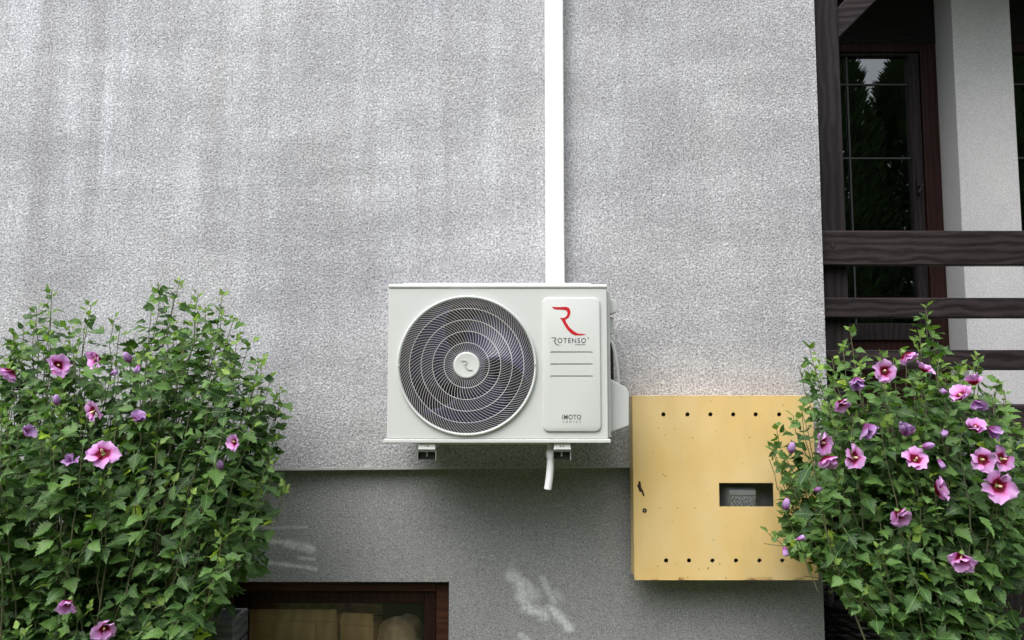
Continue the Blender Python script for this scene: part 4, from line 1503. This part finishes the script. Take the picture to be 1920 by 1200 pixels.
            s_ = D * 0.72
            bas = Matrix.Translation(p - z * s_ * 0.5) @ rot @ Matrix.Scale(s_, 4)
            fo_ = place(CALYX, 'flower_bud', root, bas)
            place(rg.choice(ROLLED), 'rolled_petals', fo_, bas)
    return len(keep)


LPOLY = [(-90, 720), (-90, 640), (10, 612), (45, 575), (85, 530), (112, 533), (128, 580), (160, 560), (182, 566), (200, 592), (225, 585), (245, 625), (268, 648), (280, 600), (284, 535), (310, 528), (335, 510), (362, 520), (420, 538), (440, 560), (452, 600), (476, 625), (500, 650), (516, 690), (534, 715),
         (528, 760), (545, 795), (520, 838), (524, 872), (550, 905), (505, 945), (520, 985), (500, 1030), (498, 1075), (455, 1100), (430, 1125), (405, 1165), (395, 1260), (-90, 1260)]
LTIPS = [(97, 545, -0.33), (68, 575, -0.38), (170, 572, -0.36), (215, 598, -0.4), (20, 640, -0.45), (45, 610, -0.42), (130, 610, -0.42), (300, 540, -0.33), (338, 522, -0.30), (372, 550, -0.34), (417, 550, -0.33), (440, 595, -0.3), (385, 575, -0.38),
         (320, 600, -0.45), (350, 620, -0.5), (255, 660, -0.45), (470, 640, -0.35), (490, 672, -0.4), (510, 700, -0.33), (430, 640, -0.45), (280, 640, -0.5), (520, 740, -0.35), (150, 640, -0.5), (90, 620, -0.5), (-20, 640, -0.4), (-60, 650, -0.5), (525, 800, -0.3)]
LFLO = [(110, 684, 46, 's', (0.7, -0.7, 0.1)), (178, 672, 42, 's', (-0.55, -0.8, -0.1)), (240, 672, 26, 'b', (-0.2, -0.6, 0.8)), (258, 690, 24, 'b', (0.1, -0.7, -0.6)), (177, 770, 48, 'f', (-0.45, -0.8, -0.3)), (192, 850, 56, 'f', (0.15, -0.8, 0.6)),
        (131, 862, 28, 'b', (0.2, -0.8, 0.4)), (260, 783, 27, 'b', (0.3, -0.4, 0.8)), (438, 828, 34, 's', (-0.3, -0.9, 0.1)), (52, 808, 28, 'b', (0.95, -0.3, 0.1)), (18, 702, 42, 's', (-0.3, -0.5, -0.8)), (128, 1134, 46, 's', (0.15, -0.8, -0.5)),
        (195, 1180, 44, 's', (0.4, -0.7, -0.4)), (413, 874, 24, 'b', (0.0, -0.5, 0.9)), (106, 752, 24, 'b', (0.1, -0.3, 0.9)), (212, 700, 22, 'b', (0.7, -0.5, 0.2))]
lb = at(250, 900, -0.42)
lsh = thing('hibiscus_shrub', 'leafy green hibiscus shrub left of the cellar window, with scattered mauve blooms', 'shrub', (lb.x, -0.42, 0), 'flowering shrubs against the house')
n1 = shrub(lsh, LPOLY, (at(150, 1100, -0.42).x, -0.42, 0.24), LTIPS, 300, (-0.78, -0.12), LFLO, 11, sparse=lambda u, v: 0.05 if v < 650 else (0.35 if v < 730 else (0.8 if u > 430 else 1.0)), holes=[(112, 985, 20), (20, 780, 14)])

RPOLY = [(1436, 830), (1450, 790), (1480, 745), (1500, 735), (1490, 660), (1500, 628), (1530, 632), (1548, 660), (1570, 612), (1592, 598), (1612, 620), (1630, 655), (1655, 640), (1690, 640), (1700, 590), (1722, 558), (1752, 560), (1768, 600), (1776, 650), (1800, 655), (1830, 650), (1850, 690), (1885, 720), (1895, 770), (1935, 800), (1990, 820), (1990, 1000),
         (1940, 1010), (1915, 1060), (1905, 1110), (1870, 1100), (1875, 1160), (1930, 1190), (1940, 1260), (1690, 1260), (1665, 1190), (1630, 1165), (1590, 1140), (1575, 1105), (1545, 1090), (1530, 1050), (1490, 1050), (1470, 1010), (1420, 1010), (1450, 965), (1470, 930), (1455, 880), (1445, 855)]
RTIPS = [(1515, 645, -0.35), (1593, 612, -0.33), (1735, 572, -0.32), (1722, 620, -0.42), (1690, 655, -0.45), (1650, 660, -0.5), (1830, 665, -0.38), (1800, 680, -0.45), (1870, 715, -0.4), (1560, 670, -0.45), (1610, 680, -0.5), (1760, 670, -0.5), (1890, 770, -0.4), (1860, 740, -0.5),
         (1500, 760, -0.3), (1455, 800, -0.3), (1448, 835, -0.28), (1470, 960, -0.3), (1440, 1000, -0.3), (1500, 1040, -0.32), (1480, 905, -0.3), (1465, 870, -0.33), (1510, 980, -0.35), (1960, 800, -0.4), (1940, 860, -0.5), (1900, 1100, -0.4), (1890, 1130, -0.45)]
RFLO = [(1657, 696, 50, 'f', (-0.1, -1, 0.05)), (1702, 668, 40, 's', (0.3, -0.55, -0.6)), (1734, 690, 36, 's', (0.3, -0.4, 0.8)), (1607, 716, 30, 'b', (-0.1, -0.5, -0.8)), (1824, 714, 40, 's', (-0.1, 0.05, 1.0)), (1800, 740, 46, 's', (-0.7, -0.2, 0.6)), (1771, 734, 22, 'b', (-0.8, -0.6, 0.1)),
        (1834, 760, 32, 'b', (0.0, -0.4, -0.9)), (1580, 758, 38, 's', (0.2, -0.6, -0.7)), (1699, 806, 36, 'b', (0.05, -0.3, 0.9)), (1628, 806, 38, 'b', (0.4, -0.4, -0.8)), (1545, 832, 44, 's', (0.5, -0.85, -0.1)), (1553, 864, 46, 's', (0.2, -0.5, -0.85)), (1601, 857, 50, 'f', (0.3, -0.9, 0.25)),
        (1717, 863, 50, 'f', (-0.1, -0.8, 0.6)), (1771, 812, 26, 'b', (-0.5, -0.8, -0.2)), (1829, 800, 40, 's', (-0.2, -0.6, 0.8)), (1863, 808, 34, 'b', (0.6, -0.4, -0.6)), (1841, 862, 46, 'f', (-0.15, -1, 0.05)), (1879, 860, 46, 'f', (0.35, -0.9, 0.3)), (1871, 911, 60, 'f', (-0.05, -1, 0.1)),
        (1764, 919, 46, 's', (0.75, -0.6, 0.1)), (1690, 967, 46, 's', (0.1, -0.85, -0.5)), (1803, 1050, 52, 's', (-0.45, -0.7, -0.6)), (1484, 842, 26, 'b', (0.1, -0.4, 0.9)), (1474, 948, 26, 'b', (0.1, -0.3, 0.9)), (1472, 1032, 22, 'b', (0.0, -0.4, -0.9)), (1764, 868, 24, 'b', (0.1, -0.6, -0.7)), (1738, 836, 24, 'b', (0.9, -0.4, 0.2)), (1500, 1010, 20, 'b', (0.8, -0.4, 0.4)), (1532, 918, 18, 'b', (0.9, -0.3, 0.2))]
rb_ = at(1740, 900, -0.40)
rsh = thing('hibiscus_shrub', 'pink-flowering hibiscus shrub in front of the yellow box and the veranda', 'shrub', (rb_.x, -0.40, 0), 'flowering shrubs against the house')
n2 = shrub(rsh, RPOLY, (at(1800, 1100, -0.40).x, -0.40, 0.11), RTIPS, 250, (-0.74, -0.16), RFLO, 23,
           sparse=lambda u, v: 0.10 if u < 1530 else (0.08 if v < 700 else 0.45 if v < 770 else (0.45 if v > 1110 or u > 1890 else 1.0)), holes=[(1560, 985, 22), (1690, 1010, 10)])
print('leaves', n1, n2)

# bright young shoot beside the crate
yb = at(362, 1190, -0.62)
ys = thing('young_shoot', 'bright lime-green young shoot at the foot of the left shrub', 'plant', (yb.x, -0.62, 0))
pts = [(yb.x + 0.02, -0.60, 0.0), (yb.x + 0.015, -0.61, yb.z * 0.5), at(366, 1185, -0.62), at(350, 1130, -0.62)]
MB().tube(pts, [0.004, 0.0035, 0.003, 0.002], 6).build('stem', M['calyx'], ys, smooth=True)
rg = random.Random(3)
for (u, v, ddx, ddz, L) in ((366, 1165, 1, 0.3, 0.035), (362, 1160, -0.6, 0.5, 0.03), (372, 1180, 1, -0.1, 0.04), (358, 1188, -1, 0.0, 0.045), (368, 1192, 0.5, -0.4, 0.05), (350, 1192, -0.8, 0.3, 0.04), (352, 1135, 0.2, 1, 0.02), (378, 1195, 1, 0.5, 0.04)):
    m = frame_m(at(u, v, -0.63), Vector((ddx, -0.4, ddz)), Vector((0, -0.5, 0.8)), L)
    place(LEAF_ME[rg.randrange(9), 'leaf_lime'], 'leaf', ys, m)

# ------------------------------------------------------------------ conifers across the garden, seen mirrored in the veranda glass
rg = np.random.default_rng(7)
TREES = [(5.45, 9.0, 'tall dark conifer mirrored at the left of the veranda door glass'), (8.65, 9.1, 'tall dark conifer mirrored at the right of the veranda door glass'), (11.2, 8.8, 'tall dark conifer mirrored in the veranda window at the right edge')]
for i, (tx_, th_, lab) in enumerate(TREES):
    tree = thing('thuja_tree', lab, 'tree', (tx_, -8.5, 0), 'conifer row across the garden')
    MB().tube([(tx_, -8.5, -0.05), (tx_ + 0.03, -8.5, th_ * 0.5), (tx_, -8.5, th_ * 0.95)], [0.14, 0.08, 0.015], 8).build('trunk', M['bark'], tree, smooth=True)
    N_ = 42000
    h = rg.random(N_) ** 0.8
    rmax = 1.75 * (1 - h ** 4) ** 0.7 * (1 + 0.04 * np.sin(h * 40 + i)) + 0.04
    rr = rmax * (0.72 + 0.33 * rg.random(N_) ** 0.7)
    an = rg.random(N_) * 2 * np.pi
    cx_ = tx_ + rr * np.cos(an)
    cy_ = -8.5 + rr * np.sin(an)
    cz_ = 0.15 + h * (th_ - 0.15)
    Vs = np.empty((N_, 3, 3))
    sz = 0.06 + 0.07 * rg.random(N_)
    out = np.stack([np.cos(an), np.sin(an), 0.9 + 0.5 * rg.random(N_)], 1)
    out /= np.linalg.norm(out, axis=1)[:, None]
    sd = np.stack([-np.sin(an), np.cos(an), rg.normal(0, 0.5, N_)], 1)
    sd /= np.linalg.norm(sd, axis=1)[:, None]
    ctr = np.stack([cx_, cy_, cz_], 1)
    Vs[:, 0] = ctr - sd * sz[:, None] * 0.5
    Vs[:, 1] = ctr + sd * sz[:, None] * 0.5
    Vs[:, 2] = ctr + out * sz[:, None] * 1.5
    me = bpy.data.meshes.new('crown')
    me.from_pydata(Vs.reshape(-1, 3).tolist(), [], [(k * 3, k * 3 + 1, k * 3 + 2) for k in range(N_)])
    me.materials.append(M['thuja'])
    o = bpy.data.objects.new('crown', me)
    COL.objects.link(o)
    adopt(o, tree)

# unseen foliage screen added behind the viewer to block low horizon light
hx0, hx1, hh = -15.0, 4.6, 4.6
blocker_hedge = thing('blocker_hedge', 'tall clipped foliage screen added unseen behind the viewer to block horizon light', 'blocker_hedge', ((hx0 + hx1) / 2, -8.6, 0))
MB().box(hx0 + 0.1, hx1 - 0.1, -9.1, -8.1, -0.05, hh - 0.15).build('core', M['bark'], blocker_hedge)
N_ = 30000
cx_ = hx0 + (hx1 - hx0) * rg.random(N_)
cz_ = hh * rg.random(N_)
cy_ = np.where(rg.random(N_) < 0.75, -8.02, -9.2) + rg.normal(0, 0.07, N_)
sz = 0.10 + 0.12 * rg.random(N_)
d1_ = rg.normal(0, 1, (N_, 3)); d1_ /= np.linalg.norm(d1_, axis=1)[:, None]
d2_ = rg.normal(0, 1, (N_, 3)); d2_ /= np.linalg.norm(d2_, axis=1)[:, None]
ctr = np.stack([cx_, cy_, cz_], 1)
Vs = np.stack([ctr - d1_ * sz[:, None] * 0.5, ctr + d1_ * sz[:, None] * 0.5, ctr + d2_ * sz[:, None]], 1)
me = bpy.data.meshes.new('foliage')
me.from_pydata(Vs.reshape(-1, 3).tolist(), [], [(k * 3, k * 3 + 1, k * 3 + 2) for k in range(N_)])
me.materials.append(M['thuja'])
o = bpy.data.objects.new('foliage', me)
COL.objects.link(o)
adopt(o, blocker_hedge)
o['kind'] = 'stuff'
